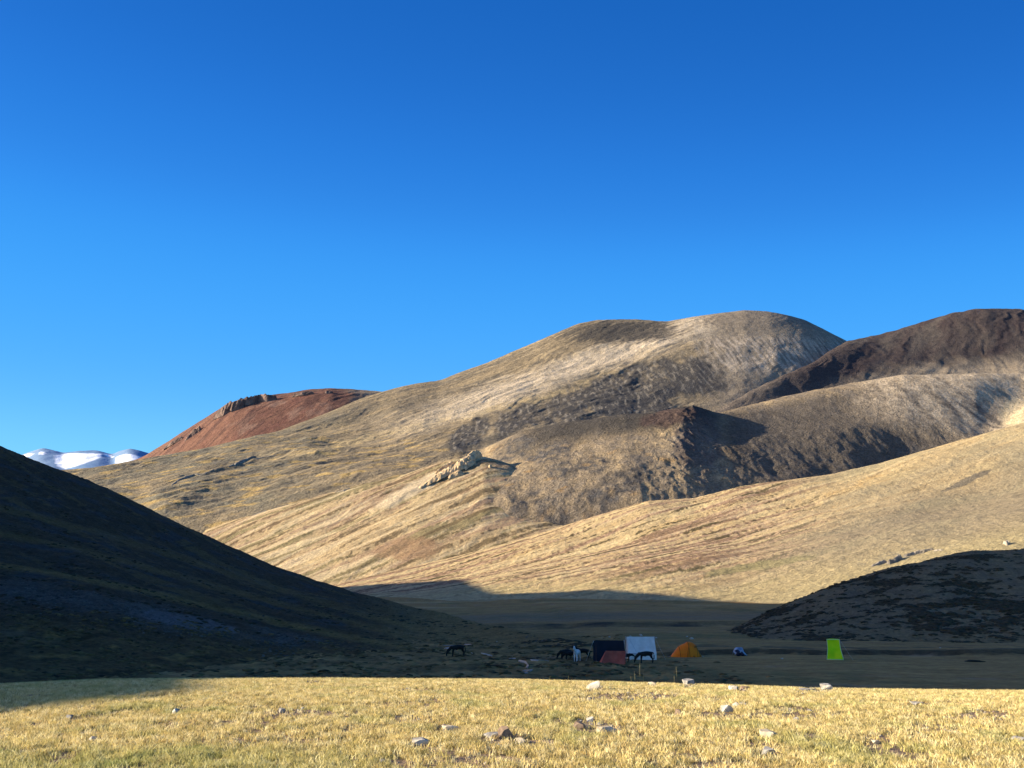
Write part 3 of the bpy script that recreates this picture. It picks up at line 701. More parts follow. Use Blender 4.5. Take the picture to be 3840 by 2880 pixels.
ROCKS = [
 (2222, 2586, 62, .45, 'pale', 'large tilted pale slab with a dark right end on the meadow crest', 22),
 (2445, 2568, 32, .35, 'cream', 'small cream stone on the crest between the tilted slab and the low grey block', 0),
 (2583, 2566, 46, .5, 'grey', 'low grey block on the crest of the meadow below the orange tent', 0),
 (2752, 2586, 36, .45, 'pale', 'pale half of the split flat stone near the crest', 0),
 (2795, 2586, 34, .45, 'brown', 'dark half of the split flat stone near the crest', 0),
 (3030, 2592, 62, .2, 'grey', 'flat grey slab next to a pointed stone near the crest', 0),
 (3100, 2588, 42, .6, 'pale', 'pointed pale stone on the crest below the green tent', 0),
 (2722, 2668, 44, .6, 'pale', 'bright white stone at the head of a dark grassy strip', 10),
 (2757, 2650, 26, .6, 'pale', 'small white stone just behind the bright white stone', 25),
 (2782, 2644, 26, .35, 'pale', 'thin white chip farthest back of the three white stones', 0),
 (2542, 2682, 26, .9, 'brown', 'small upright brown stone in the grass mid meadow', 0),
 (2172, 2732, 48, .55, 'brown', 'dark brown lump in the stony patch at the centre', 0),
 (2212, 2708, 32, .6, 'pale', 'pale stone behind the dark brown lump', 0),
 (2272, 2742, 82, .22, 'cream', 'broad flat cream slab in front of the stony patch', 0),
 (2878, 2762, 62, .38, 'cream', 'flat cream stone alone in the grass right of centre', 0),
 (2880, 2832, 52, .5, 'grey', 'rough dark grey stone near the bottom right of centre', 0),
 (1893, 2770, 56, .8, 'brown', 'big brown stone leaning on a pale slab, centre foreground', 15),
 (1860, 2766, 70, .25, 'grey', 'flat grey slab under the big brown stone', 0),
 (1945, 2788, 40, .5, 'cream', 'small cream stone to the right of the big brown stone', 0),
 (1576, 2794, 62, .4, 'pale', 'white flat-topped stone in the grass left of centre', 0),
 (1682, 2736, 60, .25, 'cream', 'long low cream slab behind the white flat-topped stone', 0),
 (657, 2676, 26, .8, 'pale', 'small white pointed stone in the left meadow', 0),
 (1057, 2674, 26, .8, 'grey', 'small grey upright stone at the strip of gravel', 0),
 (259, 2694, 24, .5, 'grey', 'little blue-grey stone at the far left of the meadow', 0),
 (345, 2782, 34, .5, 'cream', 'small cream stone at the bottom left', 0),
 (2210, 2628, 20, .6, 'cream', 'tiny cream stone below the tilted slab', 0),
 (3442, 2642, 50, .2, 'grey', 'flat blue-grey stone in the right meadow', 0),
 (3830, 2780, 44, .35, 'grey', 'grey stone cut by the right edge of the picture', 0),
 (3285, 2790, 26, .5, 'cream', 'small pale stone in the lower right meadow', 0),
 (2985, 2702, 24, .5, 'pale', 'white pebble beyond the flat cream stone', 0),
]

# ------------------------------------------------------------------ grass on the meadow
def blade_mesh(name, nb, hmin, hmax, rad, w, lean, seed, mat):
    r = random.Random(seed); V = []; Fc = []
    for k in range(nb):
        a = r.uniform(0, 6.283); d = rad * math.sqrt(r.random())
        x, y = d * math.cos(a), d * math.sin(a)
        h = r.uniform(hmin, hmax); b = r.uniform(0, 6.283); ln = r.uniform(.1, 1) * lean * h
        dx, dy = math.cos(b) * ln, math.sin(b) * ln
        fa = r.uniform(0, 6.283); wx, wy = math.cos(fa) * w / 2, math.sin(fa) * w / 2
        i = len(V)
        V += [(x - wx, y - wy, -.01), (x + wx, y + wy, -.01), (x + dx * .35 + wx * .8, y + dy * .35 + wy * .8, h * .55), (x + dx * .35 - wx * .8, y + dy * .35 - wy * .8, h * .55), (x + dx, y + dy, h)]
        Fc += [(i, i + 1, i + 2, i + 3), (i + 3, i + 2, i + 4)]
    me = bpy.data.meshes.new(name); me.from_pydata(V, [], Fc); me.update(); me.materials.append(mat)
    return bpy.data.objects.new(name, me)

def grass_mat(name):
    m, nt, b = new_mat(name); N, L = nt.nodes, nt.links
    b.inputs['Roughness'].default_value = .75; b.inputs['Specular IOR Level'].default_value = .15
    oi = N.new('ShaderNodeObjectInfo')
    cr = N.new('ShaderNodeValToRGB')
    e = cr.color_ramp.elements
    e[0].position = 0; e[0].color = (.22, .17, .06, 1)
    e[1].position = 1; e[1].color = (.88, .76, .42, 1)
    for p_, c_ in ((.22, (.48, .40, .15, 1)), (.45, (.76, .62, .25, 1)), (.62, (.58, .43, .18, 1)), (.8, (.82, .71, .37, 1))):
        q = e.new(p_); q.color = c_
    L.new(oi.outputs['Random'], cr.inputs[0])
    at = N.new('ShaderNodeAttribute'); at.attribute_type = 'INSTANCER'; at.attribute_name = 'green'
    mx = N.new('ShaderNodeMix'); mx.data_type = 'RGBA'
    ma = N.new('ShaderNodeMath'); ma.operation = 'MULTIPLY'; ma.inputs[1].default_value = .75
    L.new(at.outputs['Fac'], ma.inputs[0]); L.new(ma.outputs[0], mx.inputs[0])
    L.new(cr.outputs[0], mx.inputs[6]); mx.inputs[7].default_value = (.27, .33, .085, 1)
    L.new(mx.outputs[2], b.inputs['Base Color'])
    tr = N.new('ShaderNodeBsdfTranslucent'); L.new(mx.outputs[2], tr.inputs['Color'])
    ms = N.new('ShaderNodeMixShader'); ms.inputs[0].default_value = .3
    L.new(b.outputs[0], ms.inputs[1]); L.new(tr.outputs[0], ms.inputs[2])
    L.new(ms.outputs[0], N['Material Output'].inputs[0])
    return m
MG = grass_mat('dry grass blades')
tufts = bpy.data.collections.new('grass_tufts')
for k in range(5):
    tufts.objects.link(blade_mesh('grass_tuft', 15, .015, .046 + .012 * k, .04 + .006 * k, .0085, 1.0, k, MG))

def scatter(name, surf, coll, dens_mask, density, smin, smax, seed, invert, mat=None, near=None):
    """one object of instanced pieces over a copy of the surface"""
    src = surf.data.copy(); o = bpy.data.objects.new(name, src); COL.objects.link(o); o['kind'] = 'stuff'
    ng = bpy.data.node_groups.new(name, 'GeometryNodeTree')
    ng.interface.new_socket('Geometry', in_out='INPUT', socket_type='NodeSocketGeometry')
    ng.interface.new_socket('Geometry', in_out='OUTPUT', socket_type='NodeSocketGeometry')
    N, L = ng.nodes, ng.links
    gi = N.new('NodeGroupInput'); go = N.new('NodeGroupOutput')
    dp = N.new('GeometryNodeDistributePointsOnFaces'); dp.distribute_method = 'RANDOM'
    dp.inputs['Seed'].default_value = seed
    na = N.new('GeometryNodeInputNamedAttribute'); na.data_type = 'FLOAT'; na.inputs[0].default_value = dens_mask
    mr = N.new('ShaderNodeMapRange')
    mr.inputs['From Min'].default_value = 0; mr.inputs['From Max'].default_value = 1
    mr.inputs['To Min'].default_value = density * (1 if invert else 0); mr.inputs['To Max'].default_value = density * (.12 if invert else 1)
    L.new(na.outputs[0], mr.inputs['Value']); L.new(mr.outputs[0], dp.inputs['Density'])
    L.new(gi.outputs[0], dp.inputs[0])
    ci = N.new('GeometryNodeCollectionInfo'); ci.inputs[0].default_value = coll
    ci.inputs['Separate Children'].default_value = True; ci.inputs['Reset Children'].default_value = True
    ip = N.new('GeometryNodeInstanceOnPoints'); ip.inputs['Pick Instance'].default_value = True
    L.new(dp.outputs[0], ip.inputs['Points']); L.new(ci.outputs[0], ip.inputs['Instance'])
    rv = N.new('FunctionNodeRandomValue'); rv.data_type = 'FLOAT_VECTOR'
    rv.inputs[0].default_value = (-.2, -.2, 0); rv.inputs[1].default_value = (.2, .2, 6.283)
    L.new(rv.outputs[0], ip.inputs['Rotation'])
    rs = N.new('FunctionNodeRandomValue'); rs.data_type = 'FLOAT'
    rs.inputs[2].default_value = smin; rs.inputs[3].default_value = smax
    L.new(rs.outputs[1], ip.inputs['Scale'])
    L.new(ip.outputs[0], go.inputs[0])
    md = o.modifiers.new('scatter', 'NODES'); md.node_group = ng
    return o

# only the part of the meadow near the view carries blades
def sub_grid(name, x0, x1, y0, y1, nx, ny, cone=None):
    X, Y = np.meshgrid(np.linspace(x0, x1, nx), np.linspace(y0, y1, ny))
    Z = h_meadow(X, Y)
    px, row = project(X, Y, Z)
    bare = np.zeros_like(X)
    for i, b in enumerate(BARE):
        bare = np.maximum(bare, blob(px, row, b[0], b[1], b[2], b[3], 0, i, .8))
    bare = np.clip(bare + .9 * smooth(.14, .36, fbm(X / 1.1, Y / 1.8, 3, 131)) + .8 * smooth(.08, .28, fbm(X / .33, Y / .6, 2, 133)), 0, 1)
    green = np.clip(0.55 * smooth(2760, 2890, row + 50 * fbm(X / .9, Y / 1.2, 2, 134)) * smooth(2100, 700, px) + .45 * smooth(.08, .38, fbm(X / 1.6, Y / 2.4, 4, 132)) + .35 * smooth(30, 36, Y) * smooth(1200, 300, px), 0, 1)
    o = mesh_from_grid(name, X, Y, Z, M_meadow, None, masks={'bare': bare, 'green': green})
    return o
BARE += [(r_[0], r_[1] + 2, r_[2] * .9, max(6, r_[2] * .3)) for r_ in ROCKS]
for (x0, x1, y0, y1, den) in ((-17, 17, 3.5, 15, 290), (-25, 25, 15, 26, 200), (-38, 38, 26, 44, 110)):
    sg = sub_grid('patch', x0, x1, y0, y1, 420, 200)
    sc_o = scatter('meadow_grass', sg, tufts, 'bare', den, .7, 1.35, int(y0), True)
    bpy.data.objects.remove(sg)

# ------------------------------------------------------------------ stones
M_pale = noise_mat('pale stone', (.24, .22, .18), (.60, .55, .45), 6, bump=.6, bdist=.02)
M_cream = noise_mat('cream stone', (.34, .28, .19), (.56, .48, .34), 6, bump=.6, bdist=.02)
M_greyr = noise_mat('grey stone', (.17, .16, .145), (.38, .36, .31), 7, bump=.6, bdist=.02)
M_brownr = noise_mat('brown stone', (.11, .075, .05), (.27, .20, .14), 7, bump=.6, bdist=.02)
def rock_data(seed, sx, sy, sz, sub=3, rough=.28, planes=12, slab=False):
    import bmesh
    r = random.Random(seed)
    bm = bmesh.new(); bmesh.ops.create_icosphere(bm, subdivisions=sub, radius=1)
    pl = []
    for k in range(planes):
        n = Vector((r.gauss(0, 1), r.gauss(0, 1), r.gauss(0, .8))).normalized(); pl.append((n, r.uniform(.42, .8)))
    if slab:
        pl = []
        for ax in ((1, 0, 0), (-1, 0, 0), (0, 1, 0), (0, -1, 0), (0, 0, 1), (0, 0, -1), (.7, .2, .7), (-.6, -.5, .5)):
            n = Vector([q + r.uniform(-.32, .32) for q in ax]).normalized(); pl.append((n, r.uniform(.46, .64)))
    for v in bm.verts:
        for n, d in pl:
            q = v.co.dot(n)
            if q > d: v.co -= n * (q - d)
        v.co *= 1 + r.uniform(-.5, .5) * rough * .25
        v.co.x *= sx; v.co.y *= sy; v.co.z *= sz
    V = [tuple(v.co) for v in bm.verts]; Fc = [tuple(v.index for v in f.verts) for f in bm.faces]
    bm.free(); return V, Fc
MR = {'pale': M_pale, 'cream': M_cream, 'grey': M_greyr, 'brown': M_brownr}
for i, (px_, row_, w, asp, mt, lab, tilt) in enumerate(ROCKS):
    p = pix_ground(px_, row_, h_meadow, 5, 40)
    m_per_px = p.y * 1.08 / F
    sx = w * m_per_px / 2; sz = min(sx * asp * 1.1, .2)
    V, Fc = rock_data(i + 11, sx * 1.35, sx * 1.1, sz * 1.35, slab=True, rough=.12)
    o = mesh_obj('stone', V, Fc, MR[mt])
    o.location = (p.x, p.y, p.z + sz * .38 + .015); o.rotation_euler = (0, -math.radians(tilt), random.uniform(-.3, .3))
    tag(o, lab, 'stone', 'stones lying on the meadow')

def joined(name, items, mat, kind='stuff', smooth_shade=False):
    """items: (verts, faces, matrix-free position, scale, rotz)"""
    VV, FF = [], []; off = 0
    for (V, Fc, pos, s, rz) in items:
        c_, s_ = math.cos(rz), math.sin(rz)
        A = np.array(V)
        B = np.empty_like(A)
        B[:, 0] = (A[:, 0] * c_ - A[:, 1] * s_) * s[0] + pos[0]; B[:, 1] = (A[:, 0] * s_ + A[:, 1] * c_) * s[1] + pos[1]; B[:, 2] = A[:, 2] * s[2] + pos[2]
        VV.append(B); FF.append(np.array(Fc) + off); off += len(A)
    VV = np.concatenate(VV); FF = np.concatenate(FF)
    me = bpy.data.meshes.new(name)
    me.vertices.add(len(VV)); me.vertices.foreach_set('co', VV.ravel())
    me.loops.add(FF.size); me.loops.foreach_set('vertex_index', FF.ravel().astype(np.int32))
    me.polygons.add(len(FF)); me.polygons.foreach_set('loop_start', np.arange(0, FF.size, FF.shape[1], dtype=np.int32))
    me.polygons.foreach_set('use_smooth', np.full(len(FF), smooth_shade))
    me.update(calc_edges=True); me.materials.append(mat)
    o = bpy.data.objects.new(name, me); COL.objects.link(o); o['kind'] = kind
    return o
protos = [rock_data(300 + k, 1, .8, .55, sub=1) for k in range(8)]
items = {0: [], 1: [], 2: []}
Xp = rng.uniform(-26, 26, 60000); Yp = 6 + 32 * rng.random(60000) ** 1.3
ok = np.abs(Xp) < Yp * .74; Xp = Xp[ok]; Yp = Yp[ok]
Zp = h_meadow(Xp, Yp); pp, rr = project(Xp, Yp, Zp)
bb = np.zeros_like(Xp)
for i, b in enumerate(BARE): bb = np.maximum(bb, blob(pp, rr, b[0], b[1], b[2], b[3], 0, i, .8))
bb = bb + .35 * smooth(.30, .48, fbm(Xp / 1.1, Yp / 1.6, 3, 131)) + .012
keep = rng.random(len(Xp)) < bb * .6
for x, y, z in zip(Xp[keep], Yp[keep], Zp[keep]):
    s = random.choice((.012, .016, .02, .025, .035)) * random.uniform(.8, 1.4) * (.8 + y / 30)
    V, Fc = random.choice(protos)
    items[random.choice((0, 0, 1, 2, 2))].append((V, Fc, (x, y, z + s * .2), (s, s, s), random.uniform(0, 6)))
for k, mt in ((0, M_greyr), (1, M_cream), (2, M_brownr)):
    joined('gravel', items[k][:9000], mt)

# ------------------------------------------------------------------ low cushion shrubs and scree on the shaded hills
M_bush = noise_mat('low dark shrubs', (.02, .017, .008), (.07, .055, .025), 1.2, bump=.8, bdist=.1, world=True)
M_tuss = noise_mat('tussock grass', (.03, .022, .01), (.20, .13, .045), .9, bump=.8, bdist=.1, world=True)
M_scr = noise_mat('blue grey scree blocks', (.045, .04, .033), (.14, .125, .10), .5, bump=.5, bdist=.1, world=True)
bush = [rock_data(500 + k, 1, .9, .45, sub=1, rough=1.2, planes=3) for k in range(6)]
def scatter_on(name, sheet_name, n, prob, smin, smax, mat, zf=.5, flat=1.0, wide=1.4, protos_=bush, sm=True):
    X, Y, Z, P, R, V = o_data[sheet_name]
    it = []
    idx = rng.integers(0, X.size, n * 12)
    x = X.ravel()[idx]; y = Y.ravel()[idx]; z = Z.ravel()[idx]; p = P.ravel()[idx]; r = R.ravel()[idx]; v = V.ravel()[idx]
    pr = prob(x, y, p, r, v) * ((p > -150) & (p < 4000))
    k = np.nonzero(rng.random(len(pr)) < pr)[0][:n]
    for i in k:
        s = random.uniform(smin, smax) * random.uniform(.6, 1)
        Vv, Fc = random.choice(protos_)
        it.append((Vv, Fc, (x[i], y[i], z[i] - .1 * s), (s * wide, s, s * flat), random.uniform(-.6, .6)))
    if it: return joined(name, it, mat, smooth_shade=sm)
scatter_on('low_shrubs', 'right_hill', 7000, lambda x, y, p, r, v: shrub_mask(x, y) * (v > .7) * (v < 3.1) + .05, .18, .85, M_bush)
scatter_on('tussocks', 'left_hill', 8000, lambda x, y, p, r, v: .8 * (v < 1.25) * (v > .05) * smooth(-.15, .3, fbm(x / 4, y / 5, 3, 141)), .14, .42, M_tuss)
def scr(x, y, p, r, v):
    ln = r - np.interp(p, [-300, 0, 350, 700, 1050, 1400, 1600], [2060, 2118, 2178, 2255, 2335, 2408, 2445])
    return smooth(15, 50, ln) * smooth(170, 90, ln) * smooth(-.1, .3, fbm(x / 12, y / 16, 3, 107)) + .10 * (v > 1.8) * (v < 4) * smooth(0, .4, fbm(x / 8, y / 10, 4, 105))
scatter_on('scree', 'left_hill', 5200, scr, .15, .5, M_scr, protos_=protos, sm=False, wide=1.0)
scatter_on('slope_shrubs', 'left_hill', 2600, lambda x, y, p, r, v: .5 * (v > 1.2) * (v < 4) * smooth(.0, .3, streak(x, y, 40, 8, 158, 3, 142)), .25, .7, M_bush)
# valley tussocks
Xp = rng.uniform(-90, 24, 40000); Yp = 46 + 110 * rng.random(40000) ** 1.5
ok = (np.abs(Xp) < Yp * .74) & (rng.random(40000) < smooth(-.1, .25, fbm(Xp / 4, Yp / 6, 3, 143)) * smooth(24, 6, Xp))
Xp = Xp[ok][:6000]; Yp = Yp[ok][:6000]; Zp = h_floor(Xp, Yp)
joined('marsh_tussocks', [(*random.choice(bush), (x, y, z), (s * 1.5, s, s * .9), random.uniform(-.5, .5)) for x, y, z, s in zip(Xp, Yp, Zp, rng.uniform(.12, .42, len(Xp)))], M_tuss, smooth_shade=True)

# ------------------------------------------------------------------ rock outcrops on the mountains
def outcrop(name, label, cat, sheet_name, chains, mat, group=None, seed=0):
    """chains of (px, row of the foot, height px, width px); each link is one jagged rock"""
    p0 = chains[0][0]
    base = on_sheet(sheet_name, p0[0], p0[1], 5)
    root = empty(name, base); tag(root, label, cat, group)
    n_ = 0
    for ch in chains:
        if len(ch) == 1: ch = [ch[0], (ch[0][0] + ch[0][3] * .5, ch[0][1] - 2, ch[0][2] * .8, ch[0][3])]
        Q = [on_sheet(sheet_name, c_[0], c_[1], 5) for c_ in ch]
        for k in range(len(ch) - 1):
            a_, b_ = Q[k], Q[k + 1]; m = a_.length / F
            ext = (b_ - a_) * .35
            A_, B_ = a_ - ext, b_ + ext
            d = B_ - A_; ac = Vector((-d.y, d.x, 0)); ac = ac.normalized() if ac.length > 1e-4 else Vector((0, 1, 0))
            nu, nv = 12, 8; V = []; n_ += 1
            for i in range(nu + 1):
                u = i / nu; h = (ch[k][2] * (1 - u) + ch[k + 1][2] * u) * m * (.45 if 'ledge' in label else (1.7 if 'red hill' in label else 1.15)); w = (ch[k][3] * (1 - u) + ch[k + 1][3] * u) * m
                env = min(1, 5 * min(u, 1 - u) + .12) ** .6
                for j in range(nv + 1):
                    v = j / nv * 2 - 1
                    jag = float(fbm(np.array(u * 2.1 + n_ * 7 + seed * 3), np.array(v * 1.6), 3, seed)) * 1.0
                    jag2 = random.uniform(-.05, .05)
                    z = h * env * max(0, 1 - abs(v) ** 2.2) * (1 + .55 * jag + jag2) - (.35 * h + m * 3) * abs(v) ** 2 - m * 3 * (1 - env)
                    p = A_ + d * (u + random.uniform(-.03, .03)) + ac * (v * w * .6 * (1 + .5 * jag))
                    V.append((p.x - base.x, p.y - base.y, p.z - base.z + z * .72))
            Fc = []
            for i in range(nu):
                for j in range(nv):
                    q = i * (nv + 1) + j
                    Fc += [(q, q + nv + 1, q + nv + 2), (q, q + nv + 2, q + 1)]
            mesh_obj('rock', V, Fc, mat, root)
    return root
M_crag = noise_mat('cream crag rock', (.36, .25, .13), (.66, .49, .28), .12, bump=1, bdist=4, world=True)
M_rcrag = noise_mat('red crag rock', (.09, .06, .05), (.24, .16, .12), .05, bump=1, bdist=5, world=True)
M_gcrag = noise_mat('grey crag rock', (.17, .145, .11), (.36, .31, .235), .12, bump=1, bdist=4, world=True)
outcrop('rock_outcrop', 'tall cream crag with a long sharp shadow in the middle of the mountainside', 'rock outcrop', 'lower_shoulder_hill',
        [[(1580, 1822, 6, 18), (1606, 1808, 12, 26), (1640, 1790, 20, 38), (1680, 1770, 25, 46), (1716, 1752, 28, 46), (1750, 1733, 33, 42), (1782, 1714, 38, 36), (1800, 1705, 22, 26)],
         [(1640, 1768, 14, 16), (1668, 1752, 14, 18), (1694, 1740, 12, 16)], [(1690, 1788, 18, 22), (1724, 1776, 20, 22)], [(1746, 1752, 18, 20), (1770, 1736, 20, 20)]], M_crag, seed=1)
outcrop('rock_outcrop', 'row of dark crags lining the crest of the red hill', 'rock outcrop', 'red_hill',
        [[(700, 1640, 8, 16), (722, 1624, 16, 20), (744, 1608, 10, 18)], [(812, 1560, 18, 20), (836, 1548, 26, 26), (860, 1533, 26, 28)], [(866, 1536, 22, 24), (888, 1526, 30, 28), (908, 1519, 24, 22)],
         [(914, 1512, 20, 18), (934, 1507, 20, 18), (955, 1502, 20, 18), (978, 1498, 18, 18), (1002, 1495, 18, 18), (1028, 1492, 13, 16)], [(620, 1676, 6, 14), (645, 1660, 8, 14), (672, 1644, 8, 14)], [(1105, 1480, 7, 20), (1135, 1474, 9, 20), (1165, 1472, 7, 18)], [(1226, 1468, 8, 16), (1245, 1467, 6, 16)]], M_rcrag, seed=2)
outcrop('rock_outcrop', 'grey hump of rock above the left end of the mountain, higher of two ledges', 'rock outcrop', 'mountain',
        [[(860, 1744, 4, 10), (884, 1736, 8, 14), (904, 1727, 13, 18), (926, 1716, 16, 20), (944, 1712, 15, 16)], [(950, 1716, 4, 8), (990, 1708, 3, 8), (1030, 1704, 2, 8)]], M_gcrag, 'ledges of rock on the far mountainside', 3)
outcrop('rock_outcrop', 'thin grey ledge of rock stepping down the far left mountainside', 'rock outcrop', 'mountain',
        [[(645, 1812, 3, 7), (672, 1796, 5, 9), (695, 1786, 9, 12), (728, 1776, 9, 12), (745, 1774, 5, 9)], [(748, 1776, 6, 10), (768, 1770, 4, 8), (800, 1758, 3, 7), (838, 1742, 3, 7)]], M_gcrag, 'ledges of rock on the far mountainside', 4)
outcrop('rock_outcrop', 'small dark ledge on the lower shoulder left of the cream crag', 'rock outcrop', 'lower_shoulder_hill',
        [[(1260, 1842, 4, 9), (1284, 1834, 7, 11), (1306, 1828, 8, 11)]], M_gcrag, 'ledges of rock on the far mountainside', 5)
outcrop('rock_outcrop', 'dark flat ledge at the left end of the lower shoulder', 'rock outcrop', 'lower_shoulder_hill',
        [[(945, 1926, 3, 8), (968, 1918, 6, 10), (992, 1910, 6, 10)]], M_gcrag, 'ledges of rock on the far mountainside', 6)
outcrop('rock_outcrop', 'single small boulder right of the tall cream crag', 'rock outcrop', 'lower_shoulder_hill', [[(1834, 1750, 12, 14)]], M_crag, None, 7)
outcrop('rock_outcrop', 'grey broken rocks on the golden slope above the shaded right hill', 'rock outcrop', 'golden_slope',
        [[(3275, 2116, 7, 14), (3310, 2108, 12, 16)], [(3332, 2112, 14, 16), (3356, 2106, 16, 16), (3374, 2096, 20, 16)], [(3396, 2082, 8, 14), (3430, 2076, 12, 14), (3462, 2070, 10, 14), (3490, 2062, 8, 14)], [(3510, 2064, 6, 9), (3530, 2062, 5, 8)], [(3770, 2042, 14, 20)]], M_gcrag, None, 8)

# ------------------------------------------------------------------ white boulders in the valley
for k, (px_, row_, w, lab) in enumerate([
        (2285, 2390, 9, 'small white boulder alone on the valley floor above the dark tent'), (2364, 2389, 13, 'flat white boulder on the valley floor just above the left corner of the white tent'),
        (2404, 2385, 15, 'white boulder highest of the cluster behind the white tent'), (2420, 2392, 9, 'white boulder lowest of the cluster behind the white tent'),
        (2430, 2393, 7, 'smallest whitish boulder of the cluster behind the white tent'), (2461, 2393, 9, 'white boulder right of the cluster behind the white tent'),
        (2576, 2388, 9, 'upper white boulder on the valley floor beyond the orange tent'), (2594, 2397, 14, 'long white boulder on the valley floor just above the orange tent'),
        (1752, 2445, 9, 'white boulder just right of the grazing horse on the left'), (1768, 2451, 11, 'flat white boulder beside the stream, right of the left horse'),
        (1862, 2408, 8, 'lone white boulder on the marsh between left horse and stream'), (2240, 2481, 10, 'white bundle-like stone at the left foot of the dark tent'),
        (3525, 2430, 8, 'small pale boulder at the foot of the shaded right hill'), (2932, 2471, 9, 'small pale stone on the turf left of the green tent')]):
    p = pix_ground(px_, row_, h_floor, 60, 400)
    m = p.y * 1.06 / F
    V, Fc = rock_data(700 + k, w * m * .55, w * m * .5, w * m * .33)
    o = mesh_obj('boulder', V, Fc, M_pale); o.location = (p.x, p.y, p.z + w * m * .12)
    tag(o, lab, 'boulder', 'white boulders on the valley floor')

# ------------------------------------------------------------------ stream
m, nt, b = new_mat('stream water')
b.inputs['Base Color'].default_value = (.16, .19, .20, 1); b.inputs['Roughness'].default_value = .28; b.inputs['IOR'].default_value = 1.33
bpn = nt.nodes.new('ShaderNodeBump'); nz = nt.nodes.new('ShaderNodeTexNoise'); nz.inputs['Scale'].default_value = 3
ge = nt.nodes.new('ShaderNodeNewGeometry'); nt.links.new(ge.outputs['Position'], nz.inputs['Vector'])
bpn.inputs['Strength'].default_value = .9; bpn.inputs['Distance'].default_value = .12
nt.links.new(nz.outputs[0], bpn.inputs['Height']); nt.links.new(bpn.outputs[0], b.inputs['Normal'])
M_water = m
M_bar = noise_mat('pale gravel bar', (.35, .32, .26), (.55, .52, .45), 3, world=True)
def ribbon(name, pts, mat, kind='structure', lift=.05):
    V, Fc = [], []
    P = []
    for (px_, row_, w) in pts:
        p = pix_ground(px_, row_, h_floor, 50, 400); P.append((p, w))
    n = len(P)
    top = max(0, 0)
    for k, (p, w) in enumerate(P):
        a = P[max(k - 1, 0)][0]; c_ = P[min(k + 1, n - 1)][0]
        d = Vector((c_.x - a.x, c_.y - a.y, 0)); d.normalize(); nrm = Vector((-d.y, d.x, 0))
        zz = float(np.max(h_floor(np.array([p.x, p.x + nrm.x * w / 2, p.x - nrm.x * w / 2]), np.array([p.y, p.y + nrm.y * w / 2, p.y - nrm.y * w / 2])))) + lift
        w = w * .7 * (1 + .35 * math.sin(k * 2.3))
        V += [(p.x - nrm.x * w / 2, p.y - nrm.y * w / 2, zz), (p.x + nrm.x * w / 2, p.y + nrm.y * w / 2, zz)]
        V += [(p.x - nrm.x * w * .7, p.y - nrm.y * w * .7, zz - .6), (p.x + nrm.x * w * .7, p.y + nrm.y * w * .7, zz - .6)]
    for k in range(n - 1):
        i = 4 * k
        Fc += [(i, i + 1, i + 5, i + 4), (i, i + 4, i + 6, i + 2), (i + 1, i + 3, i + 7, i + 5)]
    o = mesh_obj(name, V, Fc, mat); o['kind'] = kind
    return o
ribbon('stream', [(1660, 2420, .4), (1672, 2421, .9), (1690, 2421, 1.0), (1704, 2422, .4)], M_water)
ribbon('stream', [(1670, 2433, .5), (1680, 2432, 1.0), (1694, 2431, .5)], M_water)
ribbon('stream', [(1744, 2419, .4), (1755, 2418, 1.1), (1762, 2417, .8)], M_water)
ribbon('stream', [(1806, 2450, .2), (1825, 2454, .35), (1845, 2460, .2)], M_bar)
ribbon('stream', [(1912, 2470, .3), (1924, 2471, .6), (1932, 2472, .3)], M_water)
ribbon('stream', [(1948, 2478, .3), (1960, 2481, .8), (1970, 2486, .6), (1975, 2492, .25), (1980, 2497, .2), (1974, 2505, .3)], M_water)
ribbon('stream', [(1962, 2516, .3), (1975, 2515, .9), (1990, 2514, .8), (1996, 2514, .3)], M_water)
ribbon('stream', [(1958, 2524, .4), (1966, 2524, .8), (1978, 2522, .5)], M_water)
ribbon('gravel_bar', [(1992, 2475, .35), (2020, 2477, .55), (2050, 2478, .35), (2056, 2479, .2)], M_bar)

# ------------------------------------------------------------------ tents
def cloth_mat(name, a, b_, tr=.12, rough=.7, scale=1.2):
    return noise_mat(name, a, b_, scale, rough=rough, bump=.35, bdist=.06, spec=.3, translucent=tr)
M_white = cloth_mat('white tent cloth', (.66, .62, .55), (.84, .80, .72))
M_navy = cloth_mat('dark navy tent cloth', (.004, .004, .008), (.010, .009, .016), 0)
M_rust = cloth_mat('rust red tent cloth', (.40, .075, .04), (.56, .12, .065))
M_orange = cloth_mat('orange tent cloth', (.95, .17, .003), (1.0, .24, .004))
M_orange_d = cloth_mat('dark orange seam cloth', (.30, .09, .005), (.42, .14, .01))
M_green = cloth_mat('fluorescent green tent cloth', (.55, .98, .004), (.80, 1.0, .008), .35)
M_green_l = cloth_mat('pale green edge tape', (.75, .95, .55), (.85, 1.0, .65), .2)
M_pole = noise_mat('tent pole', (.25, .25, .26), (.4, .4, .42), 5, rough=.4, bump=0)
M_rope = noise_mat('guy rope', (.4, .4, .38), (.6, .6, .55), 5, bump=0)
M_bluet = noise_mat('blue line rope', (.04, .08, .25), (.07, .13, .35), 5, bump=0)

